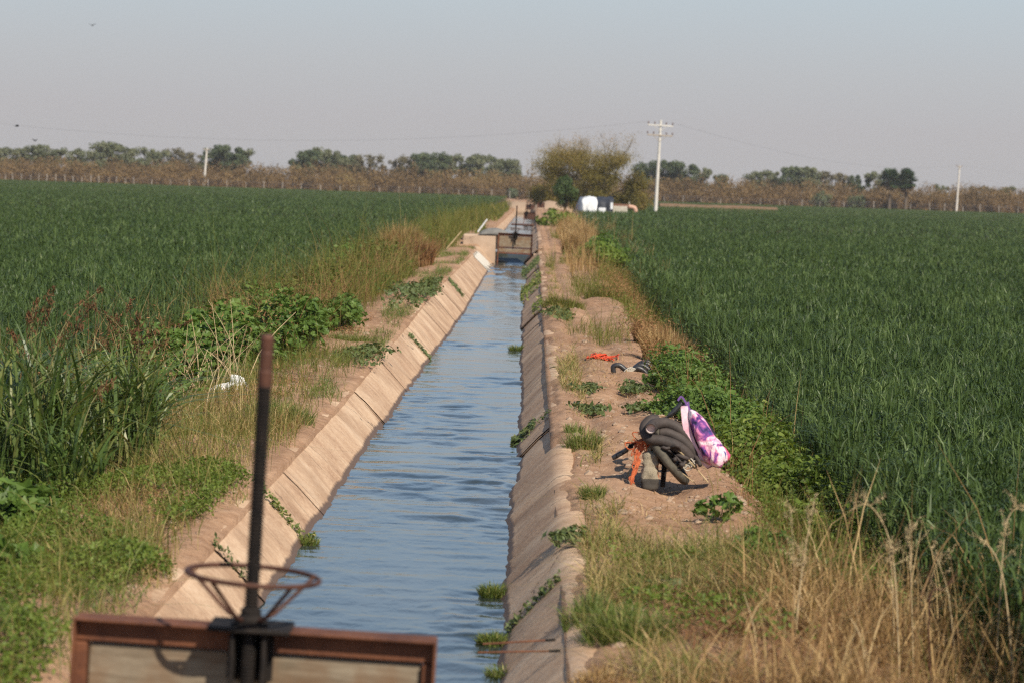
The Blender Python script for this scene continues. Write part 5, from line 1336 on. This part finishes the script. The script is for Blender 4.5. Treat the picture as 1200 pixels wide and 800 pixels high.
# ------------------------------------------------------------------ poles and wires
def pole(lb, base, top, Y, r0, r1, arms, group='utility poles'):
    B = at(*base, Y); T = at(*top, Y); d = (T-B)/np.linalg.norm(T-B); g = float(ground_z(B[0], Y)); B = B-d*(B[2]-g+.15)/d[2]
    t = thing('utility_pole', lb, 'utility pole', tuple(B), group); T = T-B
    q = np.linspace(0, 1, 8); MB().tube(T[None]*q[:, None], r0+(r1-r0)*q, 10).build('shaft', M['concpole'], t)
    X = np.array([1., 0, -.035]); ends = []
    for f, w, mm, ins in arms:
        c = T*f
        a = MB().box(c-[0, r1+.04, 0], (w, .10, .13), bev=.01, rot=np.array(Matrix.Rotation(.033, 3, 'Y'))).build('cross_arm', M[mm], t)
        for s in (-1, 1):
            MB().rod(c+X*s*w*.28-[0, r1+.05, 0], c-d*.6-[0, r1, 0], .025, .025, 6).build('brace', M[mm], a)
        for s in ins:
            p = c+X*s*w/2-[0, r1+.04, 0]; dz = .065
            i = MB(); lathe(i, p+[0, 0, dz], [(0, 0), (.03, .0), (.03, .1), (.09, .12), (.05, .17), (.085, .19), (.04, .26), (0, .27)], 10); i.build('insulator', M['porcelain'], a)
            ends.append(B+p+[0, 0, dz+.27])
    return B, T, ends
B1, T1, E1 = pole('tall white utility pole with two crossarms in the right field', (768, 251), (774.3, 141), 236, .20, .12, [(.945, 2.5, 'concpole', (-.95, -.45, .45, .95)), (.845, 2.5, 'woodarm', (-.98, -.5, .5, .98))])
B2, T2, E2 = pole('pale leaning utility pole at the far edge of the left field', (239, 217), (242.5, 174), 505, .26, .18, [(.97, 1.6, 'woodarm', (-.9, .9))])
B3, T3, E3 = pole('pale thin utility pole at the far edge of the right field', (1121, 244), (1124.5, 194), 500, .24, .16, [(.975, 1.2, 'woodarm', (-.9, .9))])
def wire(lb, a, b, sag):
    a = np.array(a); b = np.array(b); q = np.linspace(0, 1, 40); P = a+(b-a)*q[:, None]; P[:, 2] -= sag*4*q*(1-q)
    o = MB().tube(P-a, .007, 5, False).build('power_line', M['wire']); o.location = a; tag(o, lb, 'power line', 'power lines')
L0 = at(-160, 124, 236); L1 = at(-160, 127, 236)
wire('faint power line running left from the utility pole', E1[0], L0, 2.6)
wire('faint power line running right from the utility pole to the thin far pole', E1[3], E3[0], 2.2)
wire('faint power line leaving the thin far pole to the right', E3[1], at(1290, 207, 500), .8)

# ------------------------------------------------------------------ palms
def palm(lb, px, top, Y, seed):
    rng = np.random.default_rng(seed); c = at(px, 240, Y); z0 = float(ground_z(c[0], Y)); H = at(px, top, Y)[2]-z0
    t = thing('fan_palm', lb, 'palm', (c[0], Y, z0), 'pair of fan palms'); hc = H-2.0
    MB().tube([(0, 0, -.2), (.05, 0, hc*.5), (0, 0, hc)], [.36, .28, .26], 10).build('trunk', M['bark'], t)
    def fronds(n, e0, e1, L0, L1, m, nm):
        mb = MB()
        for k in range(n):
            a = rng.uniform(0, 2*math.pi); e = rng.uniform(e0, e1); L = rng.uniform(L0, L1)
            d = np.array([math.cos(a)*math.cos(e), math.sin(a)*math.cos(e), math.sin(e)]); s = np.cross(d, [0, 0, 1.]); s /= np.linalg.norm(s)
            o = np.array([0, 0, hc])+d*L*.45
            mb.rod([0, 0, hc], o, .03, .02, 4)
            m_ = 13; an = np.linspace(-1.5, 1.5, m_); dd = np.cos(an)[:, None]*d+np.sin(an)[:, None]*s
            nn = np.tile(np.cross(s, d), (m_, 1))+rng.normal(0, .15, (m_, 3))
            ctr = o+dd*L*.28; ctr[:, 2] -= .06*L
            mb.leaves(ctr, nn, np.full(m_, L*.62), .22, None, rng, .2, dd*8)
        mb.build(nm, M[m], t)
    fronds(60, -.9, 1.45, 2.0, 2.9, 'palm', 'frond_crown'); fronds(40, -1.5, -.9, 1.6, 3.2, 'palmdry', 'dead_skirt')
palm('left fan palm of the pair in front of the right thicket', 1042, 199, 499, 1)
palm('right fan palm of the pair in front of the right thicket', 1061, 200, 500, 2)

# ------------------------------------------------------------------ birds
for i, (px, py, lb) in enumerate([(20, 148, 'small dark bird flying highest above the left end of the thicket'), (41, 165, 'small dark bird flying just above the treetops at the left'), (108, 30, 'small dark bird high in the empty sky at the upper left')]):
    Y = 160; c = at(px, py, Y); mb = MB()
    a = np.arange(8)*math.pi/4; zs = np.linspace(-.16, .14, 7); rr_ = np.array([.012, .03, .045, .05, .042, .03, .006])
    bt_ = thing('bird', lb, 'bird', tuple(c), 'birds in the sky')
    mb.loft(np.stack([np.stack([zs[k]+0*a, rr_[k]*np.cos(a), rr_[k]*np.sin(a)*.9+.02*zs[k]], 1) for k in range(7)]))
    for s in (-1, 1):
        y = np.linspace(.03, .24, 6)*s
        up = .35*np.abs(y)+.05*i*np.abs(y)
        mb.loft(np.stack([np.array([(-.06+.10*abs(yy), yy, u-.004), (.06-.12*abs(yy)+.02, yy, u-.004), (.06-.12*abs(yy)+.02, yy, u+.006), (-.06+.10*abs(yy), yy, u+.006)]) for yy, u in zip(y, up)]))
    bo_ = mb.build('bird_body', M['bird'], bt_); bt_.rotation_euler = (0, 0, i*2.1+.4)

# ------------------------------------------------------------------ dusty air
hm = bpy.data.materials.new('dusty_air'); hm.use_nodes = True; hn = hm.node_tree; hn.nodes.clear()
ho = hn.nodes.new('ShaderNodeOutputMaterial'); hv = hn.nodes.new('ShaderNodeVolumePrincipled')
hv.inputs['Color'].default_value = (.95, .925, .905, 1); hv.inputs['Density'].default_value = .00018; hv.inputs['Anisotropy'].default_value = .2
hn.links.new(hv.outputs[0], ho.inputs['Volume'])
mb = MB().box((0, 790, 7.0), (2500, 1720, 18)); ob = mb.build('haze', hm); tag(ob, kind='stuff')

# ------------------------------------------------------------------ sky, sun, camera
SUN = Vector((.41, -.61, .675)).normalized()
el = math.asin(SUN.z); az = math.atan2(SUN.x, SUN.y)
w = bpy.data.worlds.new('World'); scn.world = w; w.use_nodes = True
nt = w.node_tree; nt.nodes.clear()
N = nt.nodes.new; Lk = nt.links.new
sky = N('ShaderNodeTexSky'); sky.sky_type = 'NISHITA'; sky.sun_disc = False; sky.sun_elevation = el; sky.sun_rotation = az
sky.altitude = 0; sky.air_density = 1.2; sky.dust_density = 2.5; sky.ozone_density = 1.5
bg = N('ShaderNodeBackground'); bg.inputs[1].default_value = .10
out = N('ShaderNodeOutputWorld')
tc = N('ShaderNodeTexCoord'); sp = N('ShaderNodeSeparateXYZ'); Lk(tc.outputs['Generated'], sp.inputs[0])
rp = N('ShaderNodeValToRGB'); e = rp.color_ramp.elements
DUST = [(0, (3.95, 3.82, 3.84)), (.03, (4.0, 3.9, 4.0)), (.052, (4.1, 4.22, 4.38)), (.085, (4.15, 4.72, 5.1)), (.12, (4.0, 5.3, 6.7)), (.20, (3.8, 5.5, 7.8)), (.32, (1.9, 3.4, 6.0)), (.55, (.9, 1.65, 3.0)), (1, (.65, 1.1, 1.9))]
while len(e) < len(DUST): e.new(.5)
for k, (p, c) in enumerate(DUST): e[k].position = p; e[k].color = (*[q/20 for q in c], 1)
sc_ = N('ShaderNodeVectorMath'); sc_.operation = 'SCALE'; sc_.inputs['Scale'].default_value = 20; Lk(rp.outputs[0], sc_.inputs[0])
Lk(sp.outputs[2], rp.inputs[0])
mr = N('ShaderNodeMapRange'); mr.inputs['From Min'].default_value = .06; mr.inputs['From Max'].default_value = .6; mr.inputs['To Min'].default_value = 1; mr.inputs['To Max'].default_value = .85
Lk(sp.outputs[2], mr.inputs['Value'])
mx = N('ShaderNodeMix'); mx.data_type = 'RGBA'; Lk(mr.outputs[0], mx.inputs[0]); Lk(sky.outputs[0], mx.inputs[6]); Lk(sc_.outputs[0], mx.inputs[7])
Lk(mx.outputs[2], bg.inputs[0]); Lk(bg.outputs[0], out.inputs[0])

sl = bpy.data.lights.new('sun', 'SUN'); sl.energy = 5.0; sl.angle = math.radians(.53); sl.color = (1, .91, .77)
so = bpy.data.objects.new('sun', sl); COL.objects.link(so); so.rotation_euler = SUN.to_track_quat('Z', 'Y').to_euler(); so.location = (20, -20, 40)

cd = bpy.data.cameras.new('camera'); cam = bpy.data.objects.new('camera', cd); COL.objects.link(cam); scn.camera = cam
cd.sensor_width = 36; cd.lens = 36*F/1200; cd.clip_start = .1; cd.clip_end = 9000
cam.location = (0, 0, EYE); cam.rotation_euler = CAMR.to_euler()
cd.dof.use_dof = True; cd.dof.focus_distance = 23; cd.dof.aperture_fstop = 3.4
vs = scn.view_settings; vs.view_transform = 'Standard'; vs.look = 'None'; vs.exposure = .30; vs.gamma = 1; vs.use_curve_mapping = False
scn.cycles.use_denoising = False; scn.cycles.filter_width = 1.25; scn.cycles.max_bounces = 6; scn.cycles.diffuse_bounces = 3; scn.cycles.glossy_bounces = 3; scn.cycles.transmission_bounces = 3; scn.cycles.volume_bounces = 0
